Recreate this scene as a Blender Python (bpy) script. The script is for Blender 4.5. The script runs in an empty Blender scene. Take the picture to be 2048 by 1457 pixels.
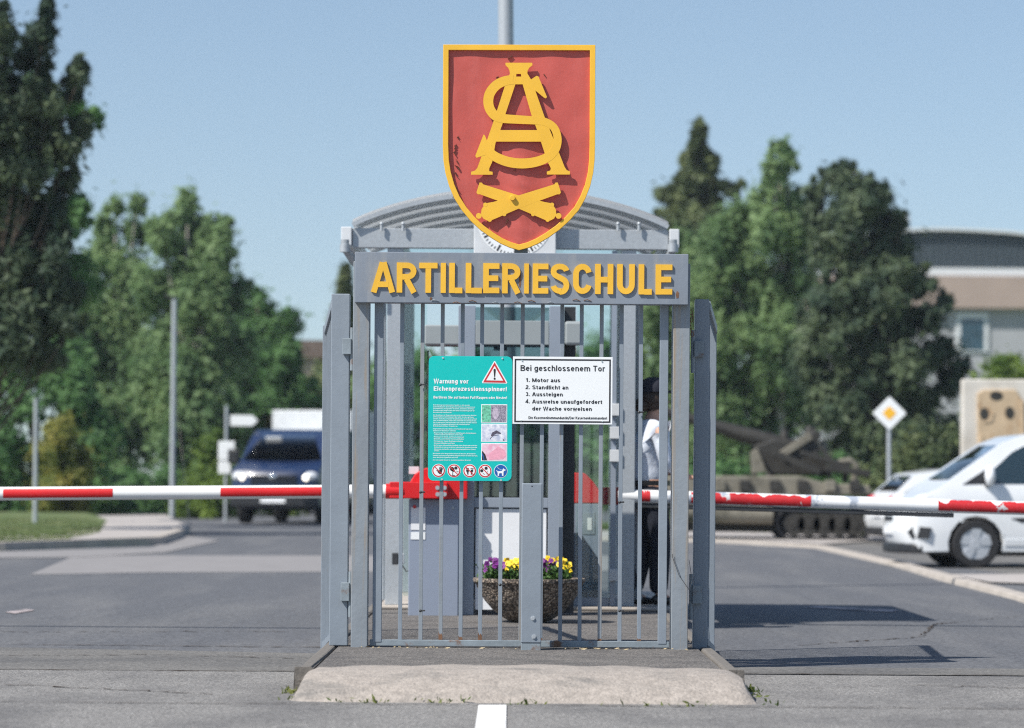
import bpy, bmesh, math, random
import numpy as np
from mathutils import Vector, Matrix
random.seed(7)
R = math.radians
S = bpy.context.scene
col = S.collection
# ------------------------------------------------------------------ camera, sky, sun
F = 7000.0; ROLL = 0.0072; ZC = 0.994; HV = 236.5; D0 = 21.0
cd = bpy.data.cameras.new('camera'); cam = bpy.data.objects.new('camera', cd); col.objects.link(cam)
S.camera = cam
cam.location = (0, -D0, ZC); cam.rotation_euler = (R(90), -ROLL, 0)
cd.sensor_width = 36; cd.lens = F/2048*36
cd.shift_x = HV*math.sin(ROLL)/2048; cd.shift_y = HV/2048
cd.clip_start = 0.1; cd.clip_end = 3000
cd.dof.use_dof = True; cd.dof.focus_distance = D0-0.03; cd.dof.aperture_fstop = 2.5; cd.dof.aperture_blades = 0
SUN = Vector((0.72, 0.50, -1.0)).normalized()
w = bpy.data.worlds.new('World'); S.world = w; w.use_nodes = True
nt = w.node_tree; bg = nt.nodes['Background']
sky = nt.nodes.new('ShaderNodeTexSky'); sky.sky_type = 'NISHITA'; sky.sun_disc = False
sky.sun_elevation = math.asin(-SUN.z); sky.sun_rotation = math.atan2(-SUN.x, -SUN.y)
sky.air_density = 1.0; sky.dust_density = 0.4; sky.ozone_density = 0.9
wtc = nt.nodes.new('ShaderNodeTexCoord'); wad = nt.nodes.new('ShaderNodeVectorMath'); wad.operation = 'ADD'; wad.inputs[1].default_value = (0, 0, .055)
wno = nt.nodes.new('ShaderNodeVectorMath'); wno.operation = 'NORMALIZE'   # the haze-bright band of the sky is kept below the horizon
nt.links.new(wtc.outputs['Generated'], wad.inputs[0]); nt.links.new(wad.outputs[0], wno.inputs[0]); nt.links.new(wno.outputs[0], sky.inputs[0])
nt.links.new(sky.outputs[0], bg.inputs[0]); bg.inputs[1].default_value = 0.10
sd = bpy.data.lights.new('sun', 'SUN'); sd.energy = 5.0; sd.angle = R(0.5); sd.color = (1, .955, .88)
so = bpy.data.objects.new('sun', sd); col.objects.link(so); so.rotation_euler = SUN.to_track_quat('-Z', 'Y').to_euler(); so.location=(-20,-20,30)
S.view_settings.view_transform = 'Standard'; S.view_settings.look = 'None'; S.view_settings.exposure = 0.36; S.view_settings.gamma = 1
S.cycles.filter_width = 1.15; S.cycles.use_denoising = False
S.render.resolution_x = 1024; S.render.resolution_y = 728
# ------------------------------------------------------------------ mapping from the survey of the photo
cr, sr = math.cos(ROLL), math.sin(ROLL)
def W(px, py, d):
    u = px-1024; v = py-728.5
    u0 = u*cr+v*sr; v0 = -u*sr+v*cr
    return Vector((u0*d/F, d-D0, ZC-(v0-HV)*d/F))
def g(y):                       # road level
    if y < 20: return -0.12
    if y < 57: return -0.12+0.19*(y-20)/37
    return 0.07
def G(px, py, dz=0.0):          # point on the road plane below a pixel
    d = 30.0
    v0 = -(px-1024)*sr+(py-728.5)*cr-HV
    for _ in range(60):
        d = 0.5*d+0.5*(ZC-g(d-D0)-dz)*F/max(v0, 1)
    p = W(px, py, d); return Vector((p.x, p.y, g(p.y)+dz))
# ------------------------------------------------------------------ helpers
def rootloc(o):
    v = Vector((0,0,0))
    while o is not None:
        v = v+o.location; o = o.parent
    return v
def tag(o, label=None, cat=None, group=None, kind=None):
    if label: o['label'] = label
    if cat: o['category'] = cat
    if group: o['group'] = group
    if kind: o['kind'] = kind
    return o
def thing(name, label, cat, loc=(0,0,0), rz=0, group=None):
    o = bpy.data.objects.new(name, None); col.objects.link(o); o.location = loc; o.rotation_euler = (0,0,rz)
    o.empty_display_size = .2
    return tag(o, label, cat, group)
class MB:
    def __init__(s): s.v = []; s.f = []
    def add(s, vs, fs):
        n = len(s.v); s.v += [tuple(v) for v in vs]; s.f += [tuple(i+n for i in f) for f in fs]; return s
    def box(s, x0, x1, y0, y1, z0, z1):
        if x0 > x1: x0, x1 = x1, x0
        if y0 > y1: y0, y1 = y1, y0
        if z0 > z1: z0, z1 = z1, z0
        return s.add([(x0,y0,z0),(x1,y0,z0),(x1,y1,z0),(x0,y1,z0),(x0,y0,z1),(x1,y0,z1),(x1,y1,z1),(x0,y1,z1)],
            [(0,3,2,1),(4,5,6,7),(0,1,5,4),(1,2,6,5),(2,3,7,6),(3,0,4,7)])
    def bar(s, p, q, wx, wy, up=(0,0,1)):
        p = Vector(p); q = Vector(q); a = (q-p).normalized(); u = Vector(up)
        if abs(a.dot(u)) > .95: u = Vector((0,1,0))
        r = a.cross(u).normalized(); t = r.cross(a).normalized()
        vs = [c+r*wx/2*i+t*wy/2*j for c in (p, q) for i, j in ((-1,-1),(1,-1),(1,1),(-1,1))]
        return s.add(vs, [(0,3,2,1),(4,5,6,7),(0,1,5,4),(1,2,6,5),(2,3,7,6),(3,0,4,7)])
    def tube(s, pts, rad, n=12, cap=True):
        pts = [Vector(p) for p in pts]; m = len(pts)
        rads = rad if isinstance(rad, (list, tuple)) else [rad]*m
        rings = []; r0 = None
        for i, p in enumerate(pts):
            a = (pts[min(i+1, m-1)]-pts[max(i-1, 0)]).normalized()
            if r0 is None:
                r0 = a.cross(Vector((0,0,1)))
                if r0.length < .1: r0 = a.cross(Vector((0,1,0)))
            r0 = (r0-a*r0.dot(a)).normalized(); t = a.cross(r0)
            rings.append([p+(r0*math.cos(k*2*math.pi/n)+t*math.sin(k*2*math.pi/n))*rads[i] for k in range(n)])
        vs = [v for r in rings for v in r]; fs = []
        for i in range(m-1):
            for k in range(n):
                fs.append((i*n+k, i*n+(k+1)%n, (i+1)*n+(k+1)%n, (i+1)*n+k))
        if cap: fs += [tuple(range(n-1, -1, -1)), tuple((m-1)*n+k for k in range(n))]
        return s.add(vs, fs)
    def lathe(s, prof, c=(0,0,0), n=32):     # prof: (r, z)
        vs = [(c[0]+r*math.cos(k*2*math.pi/n), c[1]+r*math.sin(k*2*math.pi/n), c[2]+z) for r, z in prof for k in range(n)]
        fs = [(i*n+k, i*n+(k+1)%n, (i+1)*n+(k+1)%n, (i+1)*n+k) for i in range(len(prof)-1) for k in range(n)]
        return s.add(vs, fs)
    def prism(s, poly, y0, y1):              # poly: (x, z); y0 front
        n = len(poly)
        a = sum(poly[i][0]*poly[(i+1)%n][1]-poly[(i+1)%n][0]*poly[i][1] for i in range(n))
        if a < 0: poly = poly[::-1]
        vs = [(x, y0, z) for x, z in poly]+[(x, y1, z) for x, z in poly]
        return s.add(vs, [tuple(range(n)), tuple(range(2*n-1, n-1, -1))]+[((i+1)%n, i, n+i, n+(i+1)%n) for i in range(n)])
    def slab(s, poly, z0, z1):               # poly: (x, y)
        n = len(poly)
        a = sum(poly[i][0]*poly[(i+1)%n][1]-poly[(i+1)%n][0]*poly[i][1] for i in range(n))
        if a < 0: poly = poly[::-1]
        vs = [(x, y, z0) for x, y in poly]+[(x, y, z1) for x, y in poly]
        return s.add(vs, [tuple(range(n-1, -1, -1)), tuple(range(n, 2*n))]+[(i, (i+1)%n, n+(i+1)%n, n+i) for i in range(n)])
    def stroke(s, pts, wd, y0, y1, closed=False):   # ribbon in the x,z plane
        if not isinstance(wd, (list, tuple)): wd = [wd]*len(pts)
        P = []; ws = []
        for p, w_ in zip(pts, wd):
            v = Vector((p[0], p[1]))
            if P and (v-P[-1]).length < 1e-5: continue
            P.append(v); ws.append(w_)
        m = len(P); L = []; Rr = []
        for i in range(m):
            a = P[(i-1)%m] if (closed or i > 0) else None; b = P[(i+1)%m] if (closed or i < m-1) else None
            d1 = (P[i]-a).normalized() if a is not None else None; d2 = (b-P[i]).normalized() if b is not None else None
            if d1 is None: d1 = d2
            if d2 is None: d2 = d1
            n1 = Vector((-d1.y, d1.x)); n2 = Vector((-d2.y, d2.x)); nn = (n1+n2)
            nn = nn.normalized() if nn.length > 1e-6 else n1
            k = 1/max(nn.dot(n1), .35)
            L.append(P[i]+nn*k*ws[i]/2); Rr.append(P[i]-nn*k*ws[i]/2)
        vs = [(p.x, y0, p.y) for p in L]+[(p.x, y0, p.y) for p in Rr]+[(p.x, y1, p.y) for p in L]+[(p.x, y1, p.y) for p in Rr]
        fs = []
        for i in range(m if closed else m-1):
            j = (i+1)%m
            fs += [(i, m+i, m+j, j), (2*m+i, 2*m+j, 3*m+j, 3*m+i), (i, j, 2*m+j, 2*m+i), (m+i, 3*m+i, 3*m+j, m+j)]
        if not closed: fs += [(0, 2*m, 3*m, m), (m-1, 2*m-1, 4*m-1, 3*m-1)]
        return s.add(vs, fs)
    def disc(s, cx, cz, r, y0, y1, n=28): return s.prism([(cx+r*math.cos(2*math.pi*k/n), cz+r*math.sin(2*math.pi*k/n)) for k in range(n)], y0, y1)
    def ball(s, c, rx, ry=None, rz=None, n=12, m=8):
        ry = ry or rx; rz = rz or rx
        vs = []; fs = []
        for i in range(m+1):
            th = math.pi*i/m
            for k in range(n):
                ph = 2*math.pi*k/n
                vs.append((c[0]+rx*math.sin(th)*math.cos(ph), c[1]+ry*math.sin(th)*math.sin(ph), c[2]+rz*math.cos(th)))
        for i in range(m):
            for k in range(n): fs.append((i*n+k, (i+1)*n+k, (i+1)*n+(k+1)%n, i*n+(k+1)%n))
        return s.add(vs, fs)
    def build(s, name, mat, parent=None, local=False, loc=None, smooth=False, bevel=0, label=None, seg=2):
        org = Vector((0,0,0))
        if parent is not None and not local: org = rootloc(parent)
        if loc is not None: org = Vector(loc)
        me = bpy.data.meshes.new(name); me.from_pydata([(v[0]-org.x, v[1]-org.y, v[2]-org.z) for v in s.v], [], s.f); me.update()
        me.materials.append(mat)
        if smooth: me.shade_smooth()
        o = bpy.data.objects.new(name, me); col.objects.link(o)
        if parent is not None: o.parent = parent
        elif loc is not None: o.location = loc
        if bevel:
            b = o.modifiers.new('bevel', 'BEVEL'); b.width = bevel; b.segments = seg; b.limit_method = 'ANGLE'; b.angle_limit = R(35)
        if smooth:
            try: me.set_sharp_from_angle(angle=R(38))
            except Exception: pass
        if label: o['label'] = label
        return o
def copy_tree(o, parent=None):
    c = o.copy(); col.objects.link(c)
    if parent is not None: c.parent = parent
    for ch in [x for x in bpy.data.objects if x.parent == o]: copy_tree(ch, c)
    return c
# ------------------------------------------------------------------ materials
def lin(r, g_, b):
    f = lambda c: (c/255/12.92) if c/255 <= .04045 else ((c/255+.055)/1.055)**2.4
    return (f(r), f(g_), f(b))
def mat(name, c, rough=.6, var=.12, scale=8, metal=0, bump=0, bscale=60, spec=.5, c2=None, thr=(.55,.75), c2scale=3, stretch=(1,1,1), coat=0, grit=0, gscale=110):
    m = bpy.data.materials.new(name); m.use_nodes = True; t = m.node_tree; b = t.nodes['Principled BSDF']; L = t.links.new
    tc = t.nodes.new('ShaderNodeTexCoord'); 
    n = t.nodes.new('ShaderNodeTexNoise'); n.inputs['Scale'].default_value = scale; n.inputs['Detail'].default_value = 6; L(tc.outputs['Object'], n.inputs['Vector'])
    mr = t.nodes.new('ShaderNodeMapRange'); mr.inputs[1].default_value = .3; mr.inputs[2].default_value = .7; mr.inputs[3].default_value = 1-var; mr.inputs[4].default_value = 1+var; L(n.outputs['Fac'], mr.inputs[0])
    mx = t.nodes.new('ShaderNodeVectorMath'); mx.operation = 'SCALE'; mx.inputs[0].default_value = c; L(mr.outputs[0], mx.inputs['Scale'])
    out = mx.outputs[0]
    if c2:
        mp = t.nodes.new('ShaderNodeMapping'); mp.inputs['Scale'].default_value = stretch; L(tc.outputs['Object'], mp.inputs['Vector'])
        n2 = t.nodes.new('ShaderNodeTexNoise'); n2.inputs['Scale'].default_value = c2scale; n2.inputs['Detail'].default_value = 8; n2.inputs['Roughness'].default_value = .65; L(mp.outputs[0], n2.inputs['Vector'])
        r2 = t.nodes.new('ShaderNodeMapRange'); r2.inputs[1].default_value = thr[0]; r2.inputs[2].default_value = thr[1]; L(n2.outputs['Fac'], r2.inputs[0])
        mm = t.nodes.new('ShaderNodeMix'); mm.data_type = 'RGBA'; L(r2.outputs[0], mm.inputs[0]); L(out, mm.inputs[6]); mm.inputs[7].default_value = (*c2, 1); out = mm.outputs[2]
    if grit:      # single stones of the surface, lighter and darker
        vo = t.nodes.new('ShaderNodeTexVoronoi'); vo.inputs['Scale'].default_value = gscale; L(tc.outputs['Object'], vo.inputs['Vector']); sx = t.nodes.new('ShaderNodeSeparateXYZ'); L(vo.outputs['Color'], sx.inputs[0])
        gr = t.nodes.new('ShaderNodeMapRange'); gr.inputs[3].default_value = 1-grit; gr.inputs[4].default_value = 1+grit; L(sx.outputs[0], gr.inputs[0])
        gm = t.nodes.new('ShaderNodeVectorMath'); gm.operation = 'SCALE'; L(out, gm.inputs[0]); L(gr.outputs[0], gm.inputs['Scale']); out = gm.outputs[0]
    L(out, b.inputs['Base Color'])
    b.inputs['Roughness'].default_value = rough; b.inputs['Metallic'].default_value = metal; b.inputs['Specular IOR Level'].default_value = spec
    if coat: b.inputs['Coat Weight'].default_value = coat; b.inputs['Coat Roughness'].default_value = .05
    if bump:
        n3 = t.nodes.new('ShaderNodeTexNoise'); n3.inputs['Scale'].default_value = bscale; n3.inputs['Detail'].default_value = 4; L(tc.outputs['Object'], n3.inputs['Vector'])
        bp = t.nodes.new('ShaderNodeBump'); bp.inputs['Strength'].default_value = 1; bp.inputs['Distance'].default_value = bump; L(n3.outputs['Fac'], bp.inputs['Height']); L(bp.outputs[0], b.inputs['Normal'])
    return m
def glassmat(name, tint=(.9,.95,.95), refl=.12, rough=.02):
    m = bpy.data.materials.new(name); m.use_nodes = True; t = m.node_tree; L = t.links.new
    t.nodes.remove(t.nodes['Principled BSDF']); out = t.nodes['Material Output']
    a = t.nodes.new('ShaderNodeBsdfTransparent'); a.inputs[0].default_value = (*tint, 1)
    b = t.nodes.new('ShaderNodeBsdfGlossy'); b.inputs['Roughness'].default_value = rough; b.inputs[0].default_value = (.95,.97,1,1)
    fr = t.nodes.new('ShaderNodeFresnel'); fr.inputs[0].default_value = 1.5
    ad = t.nodes.new('ShaderNodeMath'); ad.operation = 'ADD'; ad.use_clamp = True; ad.inputs[1].default_value = refl; L(fr.outputs[0], ad.inputs[0])
    mx = t.nodes.new('ShaderNodeMixShader'); L(ad.outputs[0], mx.inputs[0]); L(a.outputs[0], mx.inputs[1]); L(b.outputs[0], mx.inputs[2]); L(mx.outputs[0], out.inputs[0])
    return m
def leafmat(name, c, c2, trans=.3, scale=.6):
    m = bpy.data.materials.new(name); m.use_nodes = True; t = m.node_tree; L = t.links.new
    b = t.nodes['Principled BSDF']; out = t.nodes['Material Output']
    tc = t.nodes.new('ShaderNodeTexCoord'); n = t.nodes.new('ShaderNodeTexNoise'); n.inputs['Scale'].default_value = scale; n.inputs['Detail'].default_value = 3; L(tc.outputs['Object'], n.inputs['Vector'])
    ge = t.nodes.new('ShaderNodeNewGeometry')
    ma = t.nodes.new('ShaderNodeMath'); ma.operation = 'MULTIPLY_ADD'; ma.inputs[1].default_value = .6; L(ge.outputs['Random Per Island'], ma.inputs[0])
    mr = t.nodes.new('ShaderNodeMapRange'); mr.inputs[1].default_value = .35; mr.inputs[2].default_value = .65; mr.inputs[3].default_value = -.3; mr.inputs[4].default_value = .7; L(n.outputs['Fac'], mr.inputs[0]); L(mr.outputs[0], ma.inputs[2])
    mm = t.nodes.new('ShaderNodeMix'); mm.data_type = 'RGBA'; mm.clamp_factor = True; L(ma.outputs[0], mm.inputs[0]); mm.inputs[6].default_value = (*c, 1); mm.inputs[7].default_value = (*c2, 1)
    L(mm.outputs[2], b.inputs['Base Color']); b.inputs['Roughness'].default_value = .6; b.inputs['Specular IOR Level'].default_value = .3
    tr = t.nodes.new('ShaderNodeBsdfTranslucent'); L(mm.outputs[2], tr.inputs[0])
    mx = t.nodes.new('ShaderNodeMixShader'); mx.inputs[0].default_value = trans; L(b.outputs[0], mx.inputs[1]); L(tr.outputs[0], mx.inputs[2]); L(mx.outputs[0], out.inputs[0])
    return m
RUST = (.17,.085,.045)
M = {}
M['paint'] = mat('grey_paint', (.225,.262,.305), .5, .07, 5, bump=.0012, bscale=25, c2=(.26,.20,.15), thr=(.66,.82), c2scale=4, stretch=(6,6,.7))
M['paint_old'] = mat('weathered_grey_paint', (.235,.265,.295), .55, .1, 5, bump=.0015, bscale=30, c2=(.30,.235,.165), thr=(.53,.72), c2scale=3, stretch=(9,9,.35))
M['paint_rust'] = mat('rusting_grey_paint', (.22,.26,.29), .6, .15, 9, bump=.0015, bscale=40, c2=RUST, thr=(.56,.66), c2scale=7)
M['board'] = mat('board_paint', (.205,.235,.28), .5, .10, 2.5, bump=.004, bscale=6, c2=(.30,.31,.32), thr=(.52,.8), c2scale=3.5, stretch=(3,1,.6))
M['rust'] = mat('rust', RUST, .8, .3, 30, bump=.001)
M['dark_metal'] = mat('dark_metal', (.03,.032,.036), .5, .2, 20)
M['galv'] = mat('galvanised_steel', (.42,.45,.48), .45, .08, 40, metal=.3, bump=.0003, bscale=60)
M['alu'] = mat('grey_aluminium', (.30,.34,.40), .4, .05, 4, metal=.2)
M['white'] = mat('white_enamel', (.78,.79,.81), .4, .03, 4)
M['white_dirty'] = mat('white_plastic', (.62,.64,.66), .5, .08, 6)
M['black'] = mat('black_print', (.02,.02,.024), .5, .05, 9)
M['teal'] = mat('teal_enamel', (.0,.50,.46), .38, .03, 3)
M['printwhite'] = mat('white_print', (.82,.84,.85), .45, .02, 3)
M['signred'] = mat('red_print', (.55,.03,.035), .45, .05, 5)
M['signblue'] = mat('blue_print', (.01,.10,.38), .45, .05, 5)
M['yellow'] = mat('yellow_paint', (.82,.46,.037), .5, .06, 5, bump=.0003, bscale=20)
M['barrier_red'] = mat('red_reflective_foil', (.62,.012,.015), .4, .08, 6)
M['barrier_red_worn'] = mat('worn_red_foil', (.50,.015,.02), .45, .15, 12, c2=(.55,.55,.56), thr=(.60,.63), c2scale=7, stretch=(1,1,1))
M['barrier_white'] = mat('white_barrier_paint', (.80,.80,.79), .35, .04, 3)
M['barrier_worn'] = mat('worn_barrier_paint', (.78,.79,.80), .4, .06, 5, c2=(.35,.39,.46), thr=(.55,.6), c2scale=4, stretch=(1,1,1))
M['cabinet'] = mat('cabinet_paint', (.25,.29,.37), .42, .03, 2)
M['rubber'] = mat('rubber', (.018,.018,.02), .75, .2, 20)
M['asphalt'] = mat('asphalt', (.098,.102,.113), .9, .22, 60, bump=.004, bscale=140, c2=(.142,.143,.148), thr=(.47,.72), c2scale=1.3, stretch=(1,.12,1), grit=.35, gscale=55)
M['asphalt_island'] = mat('island_asphalt', (.155,.143,.133), .95, .55, 75, bump=.012, bscale=110, c2=(.085,.080,.078), thr=(.45,.7), c2scale=2.5, grit=.5, gscale=90)
M['asphalt_light'] = mat('worn_light_asphalt', (.215,.208,.200), .95, .50, 60, bump=.008, bscale=110, c2=(.145,.141,.139), thr=(.45,.62), c2scale=1.1, stretch=(1,.5,1), grit=.42, gscale=85)
M['asphalt_mid'] = mat('patched_asphalt', (.150,.145,.138), .95, .16, 50, bump=.005, bscale=130, c2=(.105,.103,.102), thr=(.45,.62), c2scale=1.2, stretch=(.6,.7,1), grit=.38, gscale=70)
M['concrete_strip'] = mat('concrete_strip', (.235,.225,.225), .9, .08, 3, bump=.002)
M['kerb'] = mat('kerb_concrete', (.325,.290,.258), .92, .16, 20, bump=.008, bscale=60, grit=.13, gscale=100, c2=(.19,.178,.165), thr=(.52,.70), c2scale=2.3, stretch=(.9,2,3))
M['kerbside'] = mat('side_kerb_stone', (.155,.142,.128), .95, .25, 30, bump=.006, bscale=50)
M['kerb_far'] = mat('pale_kerb_stone', (.40,.36,.32), .9, .12, 2)
M['pavement'] = mat('pavement_slabs', (.38,.35,.33), .9, .1, 2)
M['marking'] = mat('road_marking_paint', (.72,.72,.71), .7, .08, 30, bump=.002, bscale=120, c2=(.4,.39,.38), thr=(.62,.72), c2scale=18)
M['marking_faded'] = mat('faded_red_white_marking', (.42,.36,.36), .8, .1, 20, c2=(.14,.13,.13), thr=(.45,.6), c2scale=5)
M['grass'] = mat('grass_ground', (.085,.125,.035), .95, .35, 3, c2=(.20,.18,.08), thr=(.5,.7), c2scale=1.2)
M['blue_car'] = mat('blue_car_paint', (.008,.022,.072), .34, .05, 3, coat=.35)
M['white_car'] = mat('white_car_paint', (.76,.78,.80), .3, .03, 3, coat=.8)
M['chrome'] = mat('chrome', (.75,.76,.78), .15, .03, 5, metal=1)
M['hubcap'] = mat('silver_hubcap', (.50,.52,.56), .3, .05, 9, metal=.4)
M['darkglass'] = glassmat('vehicle_glass', (.16,.22,.24), .05, .02)
M['glass'] = glassmat('booth_glass', (.88,.94,.93), .015, .02)
M['glass_dark'] = glassmat('tinted_glass', (.46,.56,.57), .06, .02)
M['headlamp'] = mat('headlamp_lens', (.6,.62,.65), .35, .1, 20, coat=.3)
M['taillight'] = mat('red_tail_light', (.55,.01,.02), .2, .1, 10, coat=1)
M['bark'] = mat('bark', (.10,.075,.055), .9, .3, 8, bump=.02, bscale=12)
M['birchbark'] = mat('birch_bark', (.42,.38,.34), .8, .2, 5, c2=(.08,.07,.06), thr=(.55,.62), c2scale=5, stretch=(1,1,2))
M['soil'] = mat('soil', (.05,.035,.025), .95, .3, 20, bump=.02, bscale=30)
# ------------------------------------------------------------------ ground
def sheet(name, poly, mt, dz, kind='structure', cuts=True):
    """flat sheet following the road level; poly of (x,y)"""
    bm = bmesh.new(); vs = [bm.verts.new((x, y, 0)) for x, y in poly]; bm.faces.new(vs)
    for yc in (20, 57):
        bmesh.ops.bisect_plane(bm, geom=bm.verts[:]+bm.edges[:]+bm.faces[:], plane_co=(0, yc, 0), plane_no=(0, 1, 0))
    for v in bm.verts: v.co.z = g(v.co.y)+dz
    bmesh.ops.recalc_face_normals(bm, faces=bm.faces)
    for f in bm.faces:
        if f.normal.z < 0: f.normal_flip()
    me = bpy.data.meshes.new(name); bm.to_mesh(me); bm.free(); me.materials.append(mt)
    o = bpy.data.objects.new(name, me); col.objects.link(o); return tag(o, kind=kind)
def gp(*pts): return [tuple(G(*p).xy) for p in pts]
sheet('ground', [(-400,-60),(400,-60),(400,700),(-400,700)], M['grass'], -.03)
sheet('road', [(-40,-40),(40,-40)]+[tuple(G(2600,1200).xy), tuple(G(1640,1096).xy), tuple(G(1430,1083).xy), tuple(G(1150,1078).xy), (6,95), (-14,95), tuple(G(368,1050).xy), tuple(G(368,1066).xy), tuple(G(310,1092).xy), tuple(G(0,1103).xy), tuple(G(-500,1106).xy), (-40, 44)], M['asphalt'], 0)
sheet('parking_area', gp((1430,1062),(1640,1072),(2500,1070),(2700,1230),(1660,1100)), M['asphalt_mid'], .004)
sheet('road_foreground', [(-30,-40),(30,-40),(30,-.55),(-30,-.75)], M['asphalt_light'], .004)
sheet('road_patch', [(-14,-.75),(-1.13,-.65),(-1.13,1.5),(-4,2.2),(-14,2.9)], M['asphalt_mid'], .004)
sheet('road_patch', [(1.25,-.55),(14,-.4),(14,.3),(1.25,.25)], M['asphalt_mid'], .004)
sheet('road_strip', gp((60,1150),(150,1112),(1250,1112),(1250,1143),(300,1146)), M['concrete_strip'], .004)
sheet('road_gutter', gp((-60,1118),(-60,1106),(305,1096),(360,1072),(440,1082),(330,1106),(150,1116)), M['concrete_strip'], .008)
def joint(xa_, xb_, ya_, yb_, wd, dz, seed):
    rj = random.Random(seed); n_ = int(abs(xb_-xa_)/.06); lo = []; hi = []; dr_ = 0
    for k in range(n_+1):
        q = k/n_; dr_ = dr_*.9+rj.gauss(0, .006); y_ = ya_+(yb_-ya_)*q+dr_; ww = wd*max(.12, rj.gauss(.55, .35)); x_ = xa_+(xb_-xa_)*q
        lo.append((x_, y_-ww/2)); hi.append((x_, y_+ww/2))
    m_ = MB(); vs_ = [(x, y, g(y)+dz) for x, y in lo+hi]; m_.add(vs_, [(k, k+1, n_+2+k, n_+1+k) for k in range(n_)]); tag(m_.build('road_joint', M['soil']), kind='structure')
joint(-14,-1.2,2.9,2.38,.06,.006,1); joint(-14,-1.2,-.74,-.65,.05,.008,2); joint(-6,6,-3.64,-3.60,.03,.010,3); joint(1.3,9,-.53,-.48,.04,.008,4)
def crack(pts_, wd, seed, dz=.009):
    rj = random.Random(seed); out_ = []
    for (xa_, ya_), (xb_, yb_) in zip(pts_, pts_[1:]):
        n_ = max(3, int(math.hypot(xb_-xa_, yb_-ya_)/.05))
        for k in range(n_): q = k/n_; out_.append((xa_+(xb_-xa_)*q+rj.gauss(0,.012), ya_+(yb_-ya_)*q+rj.gauss(0,.03)))
    m_ = MB(); vs_ = []
    for x, y in out_: ww = wd*abs(rj.gauss(.6,.5)); vs_ += [(x-ww/2, y-ww*.8, g(y)+dz), (x+ww/2, y+ww*.8, g(y)+dz)]
    m_.add(vs_, [(2*k, 2*k+1, 2*k+3, 2*k+2) for k in range(len(out_)-1)]); tag(m_.build('road_crack', M['soil']), kind='structure')
crack([(-4.2,-1.9),(-3.3,-2.4),(-2.6,-2.2),(-1.5,-2.9)], .012, 1); crack([(1.6,-2.0),(2.3,-1.6),(3.4,-2.1),(4.6,-1.8)], .012, 2); crack([(-3.2,.9),(-2.2,1.2),(-1.3,.8)], .014, 3)
crack([(-5,5.2),(-3.6,4.4),(-1.5,4.8)], .02, 4, .005); crack([(2.0,3.2),(3.0,4.6),(3.4,7.0),(4.4,9)], .03, 5, .005)
# white centre marking, faded red and white line
a = [tuple(G(957,1414).xy), tuple(G(1013,1414).xy)]
sheet('centre_marking', [a[0], a[1], (a[1][0],-12), (a[0][0],-12)], M['marking'], .010)
sheet('lane_marking', gp((1608,1216),(1640,1214),(1800,1222),(1780,1226)), M['marking_faded'], .006)
sheet('lane_marking', gp((10,1226),(50,1220),(70,1222),(30,1229)), M['marking_faded'], .006)
# island
IX0, IX1 = -1.03, 1.13
isl = MB(); isl.slab([(IX0,-2.55),(IX1,-2.55),(IX1,10.5),(IX0,10.5)], -.13, 0)
tag(isl.build('traffic_island', M['asphalt_island']), kind='structure')
def kerb_strip(name, path, wd, h, mt, dz=0, lean=.02):
    m = MB(); P = [Vector(p) for p in path]; n = len(P); rows = []
    for i, p in enumerate(P):
        a = (P[min(i+1, n-1)]-P[max(i-1, 0)]); a = Vector((a.x, a.y)).normalized(); nn = Vector((-a.y, a.x))
        z = g(p.y)+dz if len(p) < 3 else p.z
        rows.append([(p.x-nn.x*wd/2, p.y-nn.y*wd/2, z-.05), (p.x-nn.x*(wd/2-lean), p.y-nn.y*(wd/2-lean), z+h), (p.x+nn.x*(wd/2-lean), p.y+nn.y*(wd/2-lean), z+h), (p.x+nn.x*wd/2, p.y+nn.y*wd/2, z-.05)])
    vs = [v for r in rows for v in r]; fs = []
    for i in range(n-1):
        for k in range(3): fs.append((i*4+k, i*4+k+1, i*4+5+k, i*4+4+k))
    fs += [(0,1,2,3), tuple((n-1)*4+k for k in (3,2,1,0))]
    m.add(vs, fs); return tag(m.build(name, mt, bevel=.012), kind='structure')
kerb_strip('kerb', [(-1.085,-2.62),(-1.085,-1),(-1.085,3),(-1.085,10.5)], .11, .125, M['kerbside'])
kerb_strip('kerb', [(1.185,-2.62),(1.185,-1),(1.185,3),(1.185,10.5)], .11, .125, M['kerbside'])
# nose stone of the island: worn crowned profile
m = MB(); NX = 48; prof = [(.95,-.10),(.955,.004),(.86,.012),(.60,.016),(.42,.008),(.28,-.018),(.15,-.062),(.06,-.105),(.0,-.135)]
rows = []
for i in range(NX+1):
    t = i/NX*2-1; x = .07+t*1.175
    e = max(0, (abs(t)-.93)/.07)
    c = (1-t*t)
    row = []
    for k, (yy, z) in enumerate(prof):
        y = -3.47+yy*(1+.10*c)+.04*abs(t)**6
        zz = z+.018*c*(z > -.1)-.11*e**2*max(0, (z+.13)/.13)
        xx = x+(0.0 if k < 3 else .035*t*max(0, -z-.02)*6)
        row.append((xx, y+.012*math.sin(i*.9+k), zz+.004*math.sin(i*.7+k*1.3)))
    rows.append(row)
n = len(prof); vs = [v for r in rows for v in r]
fs = [(i*n+k, i*n+k+1, (i+1)*n+k+1, (i+1)*n+k) for i in range(NX) for k in range(n-1)]
fs += [tuple(range(n)), tuple(NX*n+k for k in range(n-1, -1, -1))]
m.add(vs, fs); ks = m.build('island_nose_kerb', M['kerb'], smooth=True); tag(ks, kind='structure')
# booth plinth
m = MB(); m.box(-1.03, 1.33, 6.15, 10.3, .002, .03); tag(m.build('booth_plinth', M['kerb_far'], bevel=.01), kind='structure')
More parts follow.
